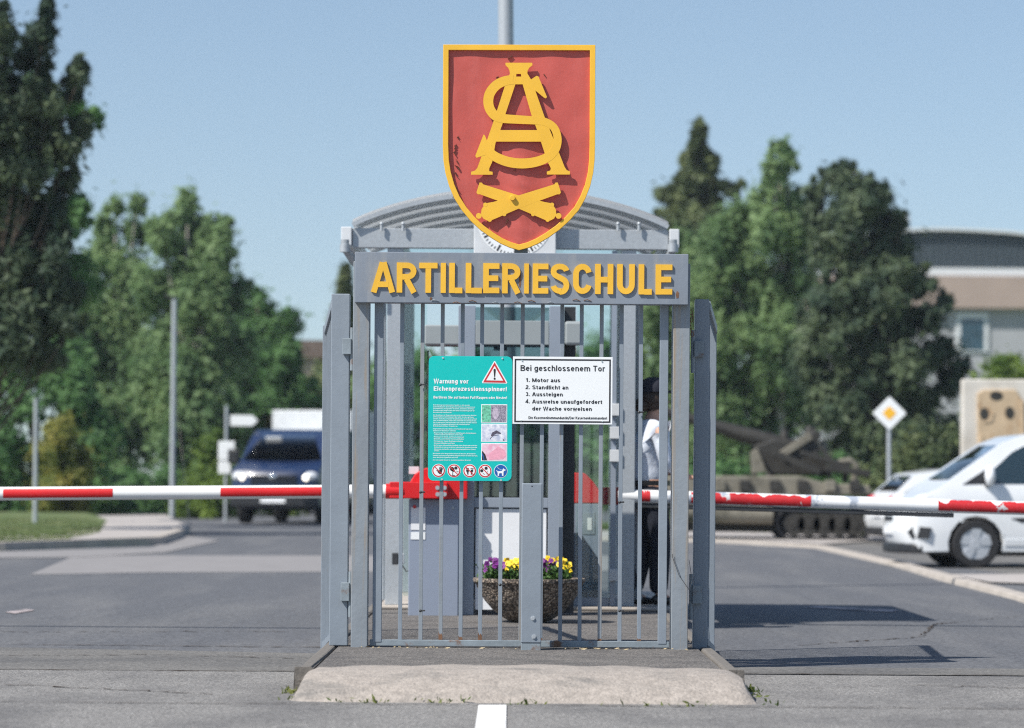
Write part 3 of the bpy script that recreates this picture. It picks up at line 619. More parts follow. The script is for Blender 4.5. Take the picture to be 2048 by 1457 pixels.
# white rule sign
DW = D0-.045
def W3(cx, cy): p = W(840+cx*.199, 690+cy*.199, DW); return p
YW = DW-D0
wsn = thing('rules_sign', 'white rectangular sign listing four rules for the closed gate', 'sign', (W3(1435,800).x, YW, W3(1435,800).z))
p0 = W3(930,795); p1 = W3(1937,125)
m = MB(); m.box(p0.x, p1.x, YW, YW+.004, p0.z, p1.z); m.build('panel', M['printwhite'], wsn, bevel=.001)
q0 = W3(947,778); q1 = W3(1918,148); m = MB(); tt = 15*.199*DW/F
for r in ((q0.x,q1.x,q0.z,q0.z+tt),(q0.x,q1.x,q1.z-tt,q1.z),(q0.x,q0.x+tt,q0.z+tt,q1.z-tt),(q1.x-tt,q1.x,q0.z+tt,q1.z-tt)): m.box(r[0], r[1], YW-.0008, YW+.001, r[2], r[3])
m.build('black_frame', M['black'], wsn)
m = MB()
for s, x0, x1, y, cap in (('Bei geschlossenem Tor',1010,1858,262,54),('1.',1062,1103,372,36),('Motor aus',1127,1408,374,36),('2.',1062,1103,444,36),('Standlicht an',1127,1490,446,36),('3.',1062,1103,514,36),('Aussteigen',1127,1434,516,36),('4.',1060,1103,587,36),('Ausweise unaufgefordert',1127,1830,589,36),('der Wache vorweisen',1127,1726,660,36),('Die Kasernenkommandantin/Der Kasernenkommandant',1090,1880,745,25)):
    a_ = W3(x0,y+0); b_ = W3(x1,y+(x1-x0)*.012); v, f = textmesh(s, a_.x, b_.x, a_.z, cap*1.06*.199*DW/F, YW-.0012, .15 if cap > 50 else .17); MB().add(v, f).build('lettering', M['black'], wsn)
for cx, cy in ((1025,158),(1828,167),(1018,762),(1834,770)):
    p = W3(cx,cy); m = MB(); m.disc(p.x, p.z, .0045, YW-.004, YW, 10); m.build('screw', M['chrome'], wsn)
# teal warning sign
DT = D0-.045
def T3(cx, cy): return W(840+cx*.199, 690+cy*.199, DT)
UT = .199*DT/F
tl = thing('warning_sign', 'tall turquoise warning sign with red triangle, small photos and round symbols', 'sign', (T3(505,1370).x, YW, T3(505,1370).z))
pa = T3(88,112); pb = T3(922,1372); pc = T3(80,1372); rr = 55*UT; xa, xb, za, zb_ = (pc.x+pa.x)/2, pb.x-.001, pb.z, pa.z
poly = arc(xb-rr, zb_-rr, rr, rr, 0, 90, 8)+arc(xa+rr, zb_-rr, rr, rr, 90, 180, 8)+arc(xa+rr, za+rr, rr, rr, 180, 270, 8)+arc(xb-rr, za+rr, rr, rr, 270, 360, 8)
m = MB(); m.prism(poly, YW, YW+.004); m.build('panel', M['teal'], tl, bevel=.001)
def tp(x, y): p = T3(x, y); return (p.x, p.z)
m = MB(); m.prism([tp(750,164),tp(757,168),tp(877,378),tp(872,390),tp(628,386),tp(623,374),tp(743,168)], YW-.0008, YW+.001); m.build('triangle_edge', M['printwhite'], tl)
m = MB(); m.prism([tp(750,176),tp(866,382),tp(634,378)], YW-.0014, YW); m.build('triangle', M['signred'], tl)
m = MB(); m.prism([tp(750,213),tp(836,361),tp(665,358)], YW-.0020, YW-.001); m.build('triangle_field', M['printwhite'], tl)
m = MB(); m.prism([tp(738,252),tp(743,242),tp(757,242),tp(762,252),tp(755,326),tp(746,326)], YW-.0026, YW-.0015); c = tp(750,341); m.disc(*c, 11*UT, YW-.0026, YW-.0015, 16); m.build('exclamation_mark', M['black'], tl)
m = MB()
for s, x0, x1, y, cap, bo in (('Warnung vor',138,486,388,46,.018),('Eichenprozessionsspinner!',138,872,462,44,.018),('Berühren Sie auf keinen Fall Raupen oder Nester!',136,874,540,26,.014)):
    a_ = T3(x0,y); b_ = T3(x1,y+(x1-x0)*.007); v, f = textmesh(s, a_.x, b_.x, a_.z, cap*UT, YW-.0012, .19); MB().add(v, f).build('heading', M['printwhite'], tl)
body = [(134,500,612,'Beim Eichenprozessionsspinner handelt es sich um eine'),(134,552,631,'Schmetterlingsart, deren Raupen sich in Nestern (Gespinsten) an'),(134,545,649,'Eichenblättern, vorzugsweise an Eichen, entwickeln. Die feinen'),(134,548,668,'Brennhaare der Raupe stellen eine akute Gesundheitsgefahr für'),(134,320,686,'Menschen und Haustiere dar.'),
(134,568,714,'Die Brennhaare der Raupen brechen leicht und können bei günstiger'),(134,540,732,'Witterung durch Luftströmungen über weite Strecken getragen'),(134,568,751,'werden. Auch alte, verlassene Gespinstnester, ob am Baum haftend'),(134,568,769,'oder am Boden liegend, stellen eine anhaltende Gefahrenquelle dar.'),(134,572,788,'Die Gespinstnester sind lange haltbar und sammeln sich über mehrere'),(134,498,806,'Jahre in der Umgebung, besonders im Unterholz und im'),(134,378,824,'Bodenbewuchs (Gräser, Sträucher) an.'),
(132,526,852,'Folgende Beschwerden können beim Hautkontakt oder beim'),(132,362,871,'Einatmen der Brennhaare auftreten:'),(132,566,893,'• Raupenartige Hautreaktionen mit Rötungen, Schwellungen,'),(145,428,911,'starkem Juckreiz und Brennen auf der Haut'),(132,442,933,'• Reizungen der Mund- und Nasenschleimhaut'),(132,442,953,'• Bronchitis, schmerzhafter Husten und Asthma'),(132,432,975,'• Reizungen der Augen, Bindehautentzündung'),(132,352,996,'• Schwindel, Müdigkeit und Fieber'),(132,574,1017,'• Bei Personen mit anatomisch bedingt engen Atemwegen sowie bei'),(142,574,1036,'Asthmatikern, kann es zu akuter Lebensgefahr kommen, wenn die'),(142,558,1056,'Atemwege anschwellen oder sie einen anaphylaktischen Schock'),(142,196,1073,'erleiden.'),
(130,558,1100,'Bei Kontakt sofort die gesamten Körper mit duschen, die komplette'),(130,578,1120,'Kleidung wechseln und gründlich reinigen! Suchen Sie einen Arzt auf,'),(130,380,1139,'wenn allergische Symptome auftreten!'),(130,510,1165,'Der vorbeugende Schutz ist das Meiden befallener Bereiche!')]
m = MB()
for x0, x1, y, s in body:
    a_ = T3(x0,y-2); b_ = T3(x1,y); v, f = textmesh(s, a_.x, b_.x, a_.z, 11*UT, YW-.0012, .17); m.add(v, f)
m.build('body_text', M['printwhite'], tl)
def photomat(kind):
    m_ = bpy.data.materials.new('printed_photo'); m_.use_nodes = True; t = m_.node_tree; L = t.links.new; b_ = t.nodes['Principled BSDF']; b_.inputs['Roughness'].default_value = .45
    tc = t.nodes.new('ShaderNodeTexCoord'); n_ = t.nodes.new('ShaderNodeTexNoise'); n_.inputs['Scale'].default_value = {0:220,1:45,2:30}[kind]; n_.inputs['Detail'].default_value = 6; L(tc.outputs['Object'], n_.inputs['Vector'])
    cr_ = t.nodes.new('ShaderNodeValToRGB'); L(n_.outputs['Fac'], cr_.inputs[0]); e = cr_.color_ramp.elements; e[0].position = .35; e[1].position = .68
    cc = {0:((.10,.08,.13),(.50,.47,.55)),1:((.42,.47,.62),(.85,.84,.88)),2:((.75,.38,.50),(.84,.66,.74))}[kind]
    e[0].color = (*cc[0],1); e[1].color = (*cc[1],1); L(cr_.outputs[0], b_.inputs['Base Color']); return m_
for k, (y0, y1) in enumerate(((598,784),(793,976),(987,1170))):
    m = MB(); m.prism([tp(616,y0),tp(876,y0+1),tp(875,y1),tp(614,y1-1)], YW-.0008, YW+.001); fr_ = m.build('photo_frame', M['printwhite'], tl)
    m = MB(); m.prism([tp(623,y0+8),tp(869,y0+9),tp(868,y1-8),tp(621,y1-9)], YW-.0014, YW); m.build('photo', photomat(k), tl)
green = mat('print_green', (.15,.5,.33), .5, .5, 90)
m = MB(); m.prism([tp(623,606),tp(714,606),tp(712,776),tp(621,775)], YW-.0019, YW-.001); m.build('photo_detail', green, tl)
m = MB(); c = tp(760,690); m.prism([(c[0]+32*UT*math.cos(k), c[1]+60*UT*math.sin(k)) for k in [i*math.pi/8 for i in range(16)]], YW-.0019, YW-.001); m.build('photo_detail', mat('print_mauve', (.5,.43,.52), .5, .3, 90), tl)
m = MB(); m.stroke([tp(*p) for p in [(720,920),(735,893),(770,876),(812,892)]], [18*UT,30*UT,30*UT,12*UT], YW-.0019, YW-.001); m.stroke([tp(700,950),tp(730,915),tp(790,905)], 5*UT, YW-.0021, YW-.001); m.build('photo_detail', mat('print_dark', (.09,.08,.12), .5, .4, 90), tl)
m = MB(); m.prism([tp(623,1062),tp(655,1100),(tp(675,1160)[0],tp(675,1161)[1]),tp(621,1160)], YW-.0019, YW-.001); m.prism([tp(832,962),tp(842,945),tp(850,964)], YW-.0019, YW-.001); m.build('photo_detail', M['black'], tl)
m = MB(); m.prism([tp(700,1090),tp(790,1020),tp(850,1060),tp(866,1110),tp(830,1150),tp(690,1158)], YW-.0019, YW-.001); m.build('photo_detail', mat('print_pink', (.80,.36,.46), .5, .12, 60), tl)
m = MB(); m.prism([tp(623,1085),tp(640,1115),tp(648,1160),tp(640,1160),tp(633,1125),tp(621,1100)], YW-.0025, YW-.0015); m.build('photo_detail', M['signblue'], tl)
# round symbols
cs_ = [187,342,499,654,811]
for k, cx in enumerate(cs_):
    cy = 1265+k*1.2; c = tp(cx, cy); rr_ = 68*UT
    m = MB(); m.disc(*c, rr_, YW-.0008, YW+.001, 36); m.build('symbol_edge', M['printwhite'], tl)
    m = MB(); m.disc(*c, rr_*.93, YW-.0014, YW, 36); m.build('symbol_ring', M['signblue'] if k == 4 else M['signred'], tl)
    if k < 4:
        m = MB(); m.disc(*c, rr_*.76, YW-.0020, YW-.001, 36); m.build('symbol_field', M['printwhite'], tl)
    m = MB(); o_ = lambda dx, dy: (c[0]+dx*UT, c[1]-dy*UT); y0 = YW-.0026; y1 = YW-.0015
    if k == 0:
        m.prism([o_(-14,10),o_(12,-8),o_(34,-6),o_(34,14),o_(24,34),o_(8,34),o_(-2,24)], y0, y1)
        for a0, a1 in (((2,0),(-22,-2)),((12,-6),(8,-34)),((20,-6),(20,-40)),((27,-6),(31,-36)),((32,-2),(40,-26))): m.stroke([o_(*a0), o_(*a1)], 6.5*UT, y0-.0003, y1)
    if k == 1:
        for dx, dy, r_ in ((-20,-18,21),(18,-28,16),(-8,-4,15)): m.disc(*o_(dx,dy), r_*UT, y0-.0002*(r_%3), y1, 16)
        m.stroke([o_(-12,10),o_(-14,46),o_(8,46)], 6*UT, y0, y1); m.stroke([o_(24,0),o_(34,12),o_(44,4)], 5*UT, y0, y1)
    if k == 2:
        for s_ in (-1,1):
            m.prism([o_(s_*12,-12),o_(s_*34,-16),o_(s_*36,2),o_(s_*26,18),o_(s_*24,36),o_(s_*12,38),o_(s_*12,18),o_(s_*8,2)], y0, y1)
            for q in range(4): m.disc(*o_(s_*(12+q*8), -26+abs(q-1)*2), 4.2*UT, y0, y1, 10)
    if k == 3:
        m.disc(*o_(-34,-2), 16*UT, y0, y1, 16); m.disc(*o_(10,-28), 16*UT, y0, y1, 16); m.stroke([o_(-22,24),o_(-4,34)], 5*UT, y0, y1); m.stroke([o_(16,24),o_(22,40)], 4*UT, y0, y1); m.stroke([o_(26,-2),o_(28,12)], 4*UT, y0, y1)
    if k < 4: m.build('symbol', M['black'], tl)
    else:
        m.prism([o_(-38,-8),o_(-30,2),o_(12,-2),o_(18,-14),o_(30,-30),o_(34,-20),o_(50,-14),o_(48,-6),o_(34,-2),o_(28,10),o_(28,48),o_(14,48),o_(12,22),o_(-10,20),o_(-16,30),o_(-16,48),o_(-30,48),o_(-30,20),o_(-34,8),o_(-46,-6)], y0, y1)
        m.stroke([o_(-34,-44),o_(-24,-26),o_(0,-14),o_(14,-12)], 3*UT, y0-.0002, y1); m.build('symbol', M['printwhite'], tl)
    if k < 4:
        m = MB(); m.stroke([o_(-38,-38),o_(38,38)], 9*UT, YW-.0034, YW-.002); m.build('symbol_bar', M['signred'], tl)
for cx, cy in ((230,132),(828,138),(220,1353),(814,1361)):
    p = T3(cx,cy); m = MB(); m.disc(p.x, p.z, .0055, YW-.004, YW, 12); m.build('screw', M['chrome'], tl)
# ------------------------------------------------------------------ stop post in front of the gate
sp_ = thing('stop_post', 'short square grey stop post bolted in front of the gate fence', 'post', (X(1063,D0-.22,1250), -.22, 0))
dP = D0-.22; x0 = X(1042,dP,1200); x1 = X(1083,dP,1200); zt = Z(967,dP,1062); zl = Z(1286,dP,1062)
m = MB(); m.box(x0, x1, -.26, -.14, zl, zt); m.build('sleeve', M['paint'], sp_, bevel=.006)
m = MB(); m.box(x0+.002, x1-.002, -.256, -.145, -.05, zl-.001); m.build('foot', M['paint_rust'], sp_, bevel=.004)
for px, py in ((1066,1237),(1068,1274)):
    p = W(px,py,dP-.04); m = MB(); m.disc(p.x, p.z, .011, -.268, -.258, 6); m.disc(p.x, p.z, .015, -.262, -.2598, 16); m.build('bolt', M['galv'], sp_)
p = W(1064,973,dP-.04); m = MB(); m.disc(p.x, p.z, .004, -.261, -.255, 10); m.build('bolt_hole', M['black'], sp_)
# ------------------------------------------------------------------ side leaves
def leaf(name, side, label, bp, mt):
    s = side; d1 = D0+.165 if s > 0 else D0+.03; d2 = d1+2.05
    xo = {-1:(697,660,664,643), 1:(1388,1416,1418,1431)}[s]
    ztop = Z(588 if s < 0 else 599, d1, xo[0]); y1 = d1-D0; y2 = d2-D0
    xa = X(xo[0], d1); xb = X(xo[1], d1); xc2 = X(xo[2], d2); xd = X(xo[3], d2)
    zb1 = Z(1292 if s < 0 else 1303, d1, xo[0]); zt2 = Z(651, d2, xo[3]); zb2 = Z(1300 if s < 0 else 1308, d2, xo[3])
    t = thing(name, label, 'gate', (xa, y1, 0))
    m = MB(); m.box(min(xa,xb), max(xa,xb), y1, y1+.11, zb1, ztop); m.build('hinge_stile', mt, t, bevel=.005)
    m = MB(); m.box(min(xc2,xd), max(xc2,xd), y2, y2+.06, zb2, zt2); m.build('end_stile', mt, t, bevel=.004)
    pA = Vector(((xa+xb)/2+s*.03, y1+.11, 0)); pB = Vector(((xc2+xd)/2, y2, 0))
    m = MB(); m.bar(pA+Vector((0,0,ztop-.03)), pB+Vector((0,0,zt2-.03)), .05, .05); m.build('top_rail', mt, t)
    m = MB(); m.bar(pA+Vector((0,0,zb1+.05)), pB+Vector((0,0,zb2+.03)), .05, .04); m.build('bottom_rail', mt, t)
    for k in range(1, 13):
        q = k/13.; p = pA.lerp(pB, q); z0 = zb1+.05+(zb2+.03-zb1-.05)*q; z1 = ztop-.03+(zt2-ztop)*q
        m = MB(); m.box(p.x-.0125, p.x+.0125, p.y-.0125, p.y+.0125, z0, z1-.026); m.build('bar', mt, t)
    for py0, py1 in ((680,712),(1168,1205)):
        m = MB(); e = X(683,d1-.02) if s < 0 else X(1405,d1-.02); e2 = X(700,d1-.02) if s < 0 else X(1386,d1-.02)
        m.box(min(e,e2), max(e,e2), y1-.035, y1-.002, Z(py1,d1), Z(py0,d1)); hp = m.build('hinge_plate', M['paint_rust'], t, bevel=.003)
        m = MB(); xx = X(702,d1) if s < 0 else X(1383,d1); m.tube([(xx,y1-.01,Z(py1+32,d1)),(xx,y1-.01,Z(py0-22,d1))], .011, 12); m.build('hinge_pin', M['paint_rust'], t, smooth=True)
    return t
leaf('gate_leaf', -1, 'grey barred gate leaf folded back left of the name board fence', None, M['paint'])
leaf('gate_leaf', 1, 'dark shaded gate leaf folded back right of the name board fence', None, M['paint'])
# chain ends at the top right corner
ch_ = MB(); p = W(1382,625,D0+.02)
for k in range(7):
    a0 = (k%2)*math.pi/2; c = p+Vector((.008*math.sin(k*1.3),0,-.022*k)); pts = [c+Vector((.008*math.cos(t)*math.cos(a0), .008*math.cos(t)*math.sin(a0), .015*math.sin(t))) for t in [i*math.pi/5 for i in range(11)]]
    ch_.tube(pts, .0028, 6, cap=False)
tag(ch_.build('chain', M['rust'], loc=(p.x,p.y,p.z)), 'short rusty chain hanging by the top of the right gate post', 'chain')
# ------------------------------------------------------------------ planter with pansies
dPl = 24.9; c = W(1058,1245,dPl); yP = dPl-D0+.0; rP = 113*dPl/F; hP = .315
pl = thing('planter', 'round washed-pebble concrete planter bowl standing on the island', 'planter', (c.x, yP, 0))
def pebble():
    m_ = mat('pebble_concrete', (.2,.17,.14), .85, .1, 10); t = m_.node_tree; L = t.links.new; b_ = t.nodes['Principled BSDF']
    tc = t.nodes.new('ShaderNodeTexCoord'); v_ = t.nodes.new('ShaderNodeTexVoronoi'); v_.inputs['Scale'].default_value = 62; L(tc.outputs['Object'], v_.inputs['Vector'])
    cr_ = t.nodes.new('ShaderNodeValToRGB'); e = cr_.color_ramp.elements; e[0].color = (.10,.075,.055,1); e[1].color = (.50,.42,.34,1); e.new(.5).color = (.27,.21,.165,1); sx = t.nodes.new('ShaderNodeSeparateXYZ'); L(v_.outputs['Color'], sx.inputs[0]); L(sx.outputs[0], cr_.inputs[0])
    r_ = t.nodes.new('ShaderNodeMapRange'); r_.inputs[1].default_value = .35; r_.inputs[2].default_value = .65; L(v_.outputs['Distance'], r_.inputs[0])
    mm = t.nodes.new('ShaderNodeMix'); mm.data_type = 'RGBA'; L(r_.outputs[0], mm.inputs[0]); L(cr_.outputs[0], mm.inputs[6]); mm.inputs[7].default_value = (.055,.045,.038,1); L(mm.outputs[2], b_.inputs['Base Color'])
    bp = t.nodes.new('ShaderNodeBump'); bp.invert = True; bp.inputs['Distance'].default_value = .008; L(v_.outputs['Distance'], bp.inputs['Height']); L(bp.outputs[0], b_.inputs['Normal']); return m_
PEB = pebble()
prof = [(.12,0),(.145,.008),(.20,.04),(.262,.09),(.315,.15),(.355,.215),(.388,.28),(rP-.005,.285),(rP,.30),(rP-.004,.312),(rP-.045,.312),(rP-.055,.27),(0.001,.262)]
m = MB(); m.lathe(prof, (c.x,yP,.001), 56); m.build('bowl', PEB, pl, smooth=True)
m = MB(); m.lathe([(rP-.06,.275),(.2,.292),(.001,.296)], (c.x,yP,.001), 30); m.build('soil', M['soil'], pl, smooth=True)
rng = np.random.default_rng(5)
PUR = mat('purple_petal', (.16,.015,.19), .6, .35, 60); YEL = mat('yellow_petal', (.85,.60,.01), .6, .12, 60)
LEAFG = leafmat('pansy_leaf', (.04,.10,.02), (.09,.17,.04), .2, 8)
def pansies(label, px, wpx, mt, nf, zoff=0):
    x = X(px, dPl-.12, 1130); t = thing('pansy_clump', label, 'flowers', (x, yP-.10, .28), group='pansies in the planter'); r = wpx/2*dPl/F
    P = np.array([[x, yP-.10, .345]])+rng.normal(size=(520,3))*np.array([r*.55, .07, .032]); cards('foliage', P, .015, LEAFG, rng, t)
    m = MB()
    for k in range(nf):
        cx = x+rng.uniform(-1,1)*r; cy = yP-.10+rng.normal()*.06; cz = .36+.085*rng.random()**.8+zoff
        nrm = Vector((rng.normal()*.5, -1+rng.normal()*.3, .5+rng.normal()*.4)).normalized(); u_ = nrm.cross(Vector((0,0,1))).normalized(); v_ = nrm.cross(u_); cc = Vector((cx,cy,cz))
        for q in range(5):
            an = q*2*math.pi/5+.3; pc = cc+(u_*math.cos(an)+v_*math.sin(an))*.0105+nrm*.0012*q
            vs = [pc+(u_*math.cos(b2)+v_*math.sin(b2))*.0105 for b2 in [i*math.pi/4 for i in range(8)]]; m.add(vs, [tuple(range(8))])
    m.build('petals', mt, t)
pansies('purple pansies at the left end of the pebble planter', 990, 52, PUR, 34)
pansies('yellow pansies left of the grey stop post in the planter', 1028, 36, YEL, 34)
pansies('purple pansies right of the grey stop post in the planter', 1098, 36, PUR, 24)
pansies('yellow pansies rising behind the right purple clump', 1112, 40, YEL, 14, .015)
pansies('yellow pansies at the right end of the pebble planter', 1131, 18, YEL, 14, -.02)
# ------------------------------------------------------------------ weeds, litter
WG = leafmat('weed_leaf', (.07,.12,.02), (.20,.22,.06), .3, 5)
def weeds(name, spots, label):
    P = []
    for (px, py, n_, r) in spots:
        q = G(px, py); P.append(np.array([[q.x, q.y, q.z+.012]])+rng.normal(size=(n_,3))*np.array([r, .03, .010]))
    P = np.concatenate(P); o = cards(name, P, .010, WG, rng, None, elong=2.0, upbias=-.9); tag(o, label, 'weeds', kind='stuff')
weeds('weeds', [(577,1388,26,.022),(587,1402,10,.03),(1512,1398,16,.025),(1548,1413,8,.04),(900,1408,40,.08),(1050,1411,25,.06),(720,1408,30,.10),(980,1240,60,.05),(1500,1385,70,.02),(1330,1414,20,.15),(960,1247,40,.04)], 'sparse green weeds in the joint at the foot of the island kerb')
m = MB()
for k in range(70):
    px = random.choice([random.uniform(700,1380), random.uniform(1130,1260), random.uniform(720,900)]); q = W(px, 1300+random.uniform(0,9), D0-.12); y = -.05-random.random()*.16
    c0 = Vector((q.x, y, .004)); an = random.random()*3; l = random.uniform(.006,.02); u_ = Vector((math.cos(an), math.sin(an), 0)); v_ = Vector((-math.sin(an), math.cos(an), .3))
    m.add([c0-u_*l, c0-v_*l*.35, c0+u_*l+Vector((0,0,.005)), c0+v_*l*.35+Vector((0,0,.003))], [(0,1,2,3)])
tag(m.build('leaf_litter', mat('dry_leaf', (.45,.36,.22), .8, .3, 30), loc=(0,0,0)), 'dry leaf litter scattered along the bottom rail of the gate fence', 'litter', kind='stuff')
# ================================================================== BOOTH
DA, DBk = 27.3, 30.4       # front and back of the roofed shelter
ya, yb = DA-D0, DBk-D0
booth = thing('guard_booth', 'glazed gatehouse booth with arched corrugated roof and galvanised posts behind the gate', 'booth', (.0, 7.5, .03))
xl0, xl1 = X(772,DA,900), X(804,DA,900); xr0, xr1 = X(1241,DA,900), X(1270,DA,900)
zbm0, zbm1 = Z(498,DA,1020), Z(459,DA,1020)
for (x0, x1) in ((xl0,xl1),(xr0,xr1)):
    for y in (ya, yb):
        m = MB(); m.box(x0, x1, y, y+.12, .031, zbm0-.001); m.build('post', M['galv'], booth, bevel=.004)
bx0, bx1 = X(705,DA,480), X(1336,DA,480)
for y in (ya-.02, yb):
    m = MB(); m.box(bx0, bx1, y, y+.10, zbm0, zbm1); m.build('cross_beam', M['galv'], booth, bevel=.004)
for (x0, x1) in ((xl0-.0,xl1-.02),(xr0+.02,xr1)):
    m = MB(); m.box(x0, x1, ya+.081, yb-.001, zbm0+.005, zbm1-.01); m.build('side_beam', M['galv'], booth)
for (x0, x1) in ((xl0+.02,xl0+.05),(xr1-.05,xr1-.02)):
    m = MB(); m.box(x0, x1, ya+.121, yb-.001, .95, 1.0); m.build('side_rail', M['galv'], booth)
# roof vault
za = Z(452,DA,1020); zc = Z(386,DA,1020); xm = (bx0+bx1)/2; hw = (bx1-bx0)/2
def vault(t, dz=0): return (xm+hw*1.0*t, za+(zc-za)*(1-t*t)**.92+dz if abs(t) < 1 else za+dz)
NT = 40; roofm = bpy.data.materials.new('corrugated_roof'); roofm.use_nodes = True
t_ = roofm.node_tree; L_ = t_.links.new; pb_ = t_.nodes['Principled BSDF']; pb_.inputs['Base Color'].default_value = (.55,.56,.57,1); pb_.inputs['Roughness'].default_value = .4
tl_ = t_.nodes.new('ShaderNodeBsdfTranslucent'); tl_.inputs[0].default_value = (.72,.74,.75,1); mx_ = t_.nodes.new('ShaderNodeMixShader'); mx_.inputs[0].default_value = .6
L_(pb_.outputs[0], mx_.inputs[1]); L_(tl_.outputs[0], mx_.inputs[2]); L_(mx_.outputs[0], t_.nodes['Material Output'].inputs[0])
m = MB(); rows = []; NY = 56
for j in range(NY+1):
    y = ya-.05+(yb+.35-ya+.05)*j/NY; cz = .012*(1 if (j%4) in (1,2) else -1)
    rows.append([(vault(-1+2*i/NT)[0], y, vault(-1+2*i/NT)[1]+.03+cz) for i in range(NT+1)])
vs = [v for r in rows for v in r]; m.add(vs, [(j*(NT+1)+i, j*(NT+1)+i+1, (j+1)*(NT+1)+i+1, (j+1)*(NT+1)+i) for j in range(NY) for i in range(NT)])
rf = m.build('roof', roofm, booth)
so_ = rf.modifiers.new('th', 'SOLIDIFY'); so_.thickness = .006
for k, y in enumerate((ya-.06, ya+.35, ya+1.1, ya+1.9, ya+2.7, yb+.28)):
    m = MB(); wd = .045 if k else .04; pts = [vault(-1+2*i/NT) for i in range(NT+1)]
    m.stroke([(x, z-.005) for x, z in pts], .032, y, y+wd*.75); m.build('roof_rib', M['galv'], booth)
for s_ in (-1, 1):     # gutters and downpipes
    gx0 = X(683,DA,465) if s_ < 0 else X(1338,DA,470); gx1 = X(704,DA,465) if s_ < 0 else X(1358,DA,470)
    m = MB(); m.box(gx0, gx1, ya-.06, yb+.35, Z(482,DA-.3,gx0), Z(452,DA-.3)); m.build('gutter', M['white_dirty'], booth, bevel=.006)
    xx = (gx0+gx1)/2+.02; 
    m = MB(); xe = X(738,DA,560) if s_ < 0 else X(1330,DA,560)
    p_ = [W(690 if s_ < 0 else 1346,480,DA-.2), W(690 if s_ < 0 else 1346,497,DA-.2), W(700 if s_ < 0 else 1340,512,DA-.1), W(722 if s_ < 0 else 1330,540,DA), W(764 if s_ < 0 else 1278,600,DA+.1), W(764 if s_ < 0 else 1278,1200,DA+.1)]
    if s_ > 0: p_ = p_[:5]+[W(1276,640,DA+.2), W(1276,1200,DA+.2)]
    m.tube(p_, .033, 12); dpn = m.build('downpipe', M['galv'], booth, smooth=True)
    m = MB(); m.tube([p_[1]+Vector((0,0,.03)), p_[1]+Vector((0,0,-.03))], .041, 12); m.build('pipe_collar', M['galv'], booth, smooth=True); m = MB(); m.tube([p_[3]+Vector((-.02*s_*-1,0,.03)), p_[3]+Vector((.02,0,-.03))], .041, 12); m.build('pipe_collar', M['galv'], booth, smooth=True)
for px in (763, 806, 1236, 1278):
    p = W(px, 457, DA-.05); m = MB(); m.tube([p+Vector((0,0,-.02)), p+Vector((0,0,.035))], .012, 8); m.ball(p+Vector((0,0,.035)), .016, n=8, m=6); m.build('roof_bolt', M['galv'], booth, smooth=True)
# glazing of the shelter
m = MB(); m.box(xl0+.02, xl0+.028, ya+.125, yb-.01, 1.0, zbm0-.01); m.build('glass_pane', M['glass'], booth)
m = MB(); m.box(xr1-.028, xr1-.02, ya+.125, yb-.01, 1.0, zbm0-.01); m.build('glass_pane', M['glass'], booth)
m = MB(); m.box(xl1+.005, xr0-.005, ya+.04, ya+.048, Z(606,DA), zbm0-.004); m.build('glass_pane', M['glass'], booth)
m = MB(); m.box(X(1152,DA,900), xr0-.03, ya+.04, ya+.048, .10, Z(610,DA)-.001); m.build('glass_pane', M['glass'], booth)
m = MB(); m.box(xl1+.012, X(852,DA,900), ya+.04, ya+.048, .10, Z(610,DA)-.001); m.build('glass_pane', M['glass'], booth)
m = MB(); m.box(X(1150,DA,900), xr0-.003, ya+.02, ya+.07, .032, .098); m.build('pane_rail', M['alu'], booth)
m = MB(); m.box(xr0-.075, xr0-.035, ya+.0, ya+.05, .035, zbm0-.01); m.build('pane_frame', M['alu'], booth)
for py in (820,866,912,1150,560):
    m = MB(); a_ = X(1226,DA,900); m.box(a_-.025, a_+.05, ya-.03, ya-.002, Z(py+12,DA,1226), Z(py-12,DA,1226)); m.build('pane_clamp', M['white_dirty'], booth, bevel=.003)
# cabin
DC = 26.1; yc = DC-D0
z6 = .0
for a0, a1, y in ((915,949,yc),(1097,1125,yc)):
    m = MB(); m.box(X(a0,DC,900), X(a1,DC,900), y, y+.09, .001, Z(612,DC,1020)); m.build('cabin_post', M['alu'], booth, bevel=.003)
m = MB(); m.box(X(949,DC,900)+.001, X(1097,DC,900)-.001, yc+.01, yc+.07, Z(1016,DC), Z(996,DC)); m.build('sill_rail', M['alu'], booth, bevel=.003)
m = MB(); m.box(X(952,DC,900), X(1094,DC,900), yc+.03, yc+.06, .04, Z(1018,DC)-.002); m.build('lower_panel', M['white'], booth, bevel=.003)
m = MB(); m.box(X(949,DC,900)+.001, X(1097,DC,900)-.001, yc+.04, yc+.046, Z(994,DC), Z(612,DC)-.01); m.build('cabin_window', M['glass_dark'], booth)
m = MB(); m.box(X(1127,DC,900), X(1150,DC,900), yc+.10, yc+.2, .02, Z(612,DC)); m.build('corner_post', M['dark_metal'], booth, bevel=.003)
x0, x1 = X(852,DC,900), X(1119,DC,900)
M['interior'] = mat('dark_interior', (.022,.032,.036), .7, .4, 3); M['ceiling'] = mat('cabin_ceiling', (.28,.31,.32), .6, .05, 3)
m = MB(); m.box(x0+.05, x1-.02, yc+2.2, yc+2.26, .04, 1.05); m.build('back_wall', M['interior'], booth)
m = MB(); m.box(x0, x0+.01, yc+.25, yc+2.2, 1.02, Z(700,DC)); m.build('side_window', M['glass_dark'], booth)
m = MB(); m.box(x0-.01, x0+.02, yc+.25, yc+2.2, .04, 1.018); m.build('side_panel', M['alu'], booth)
m = MB(); m.box(x0-.02, x1, yc+.11, yc+.5, Z(690,DC), Z(650,DC)); m.build('cabin_ceiling', M['ceiling'], booth, bevel=.01)
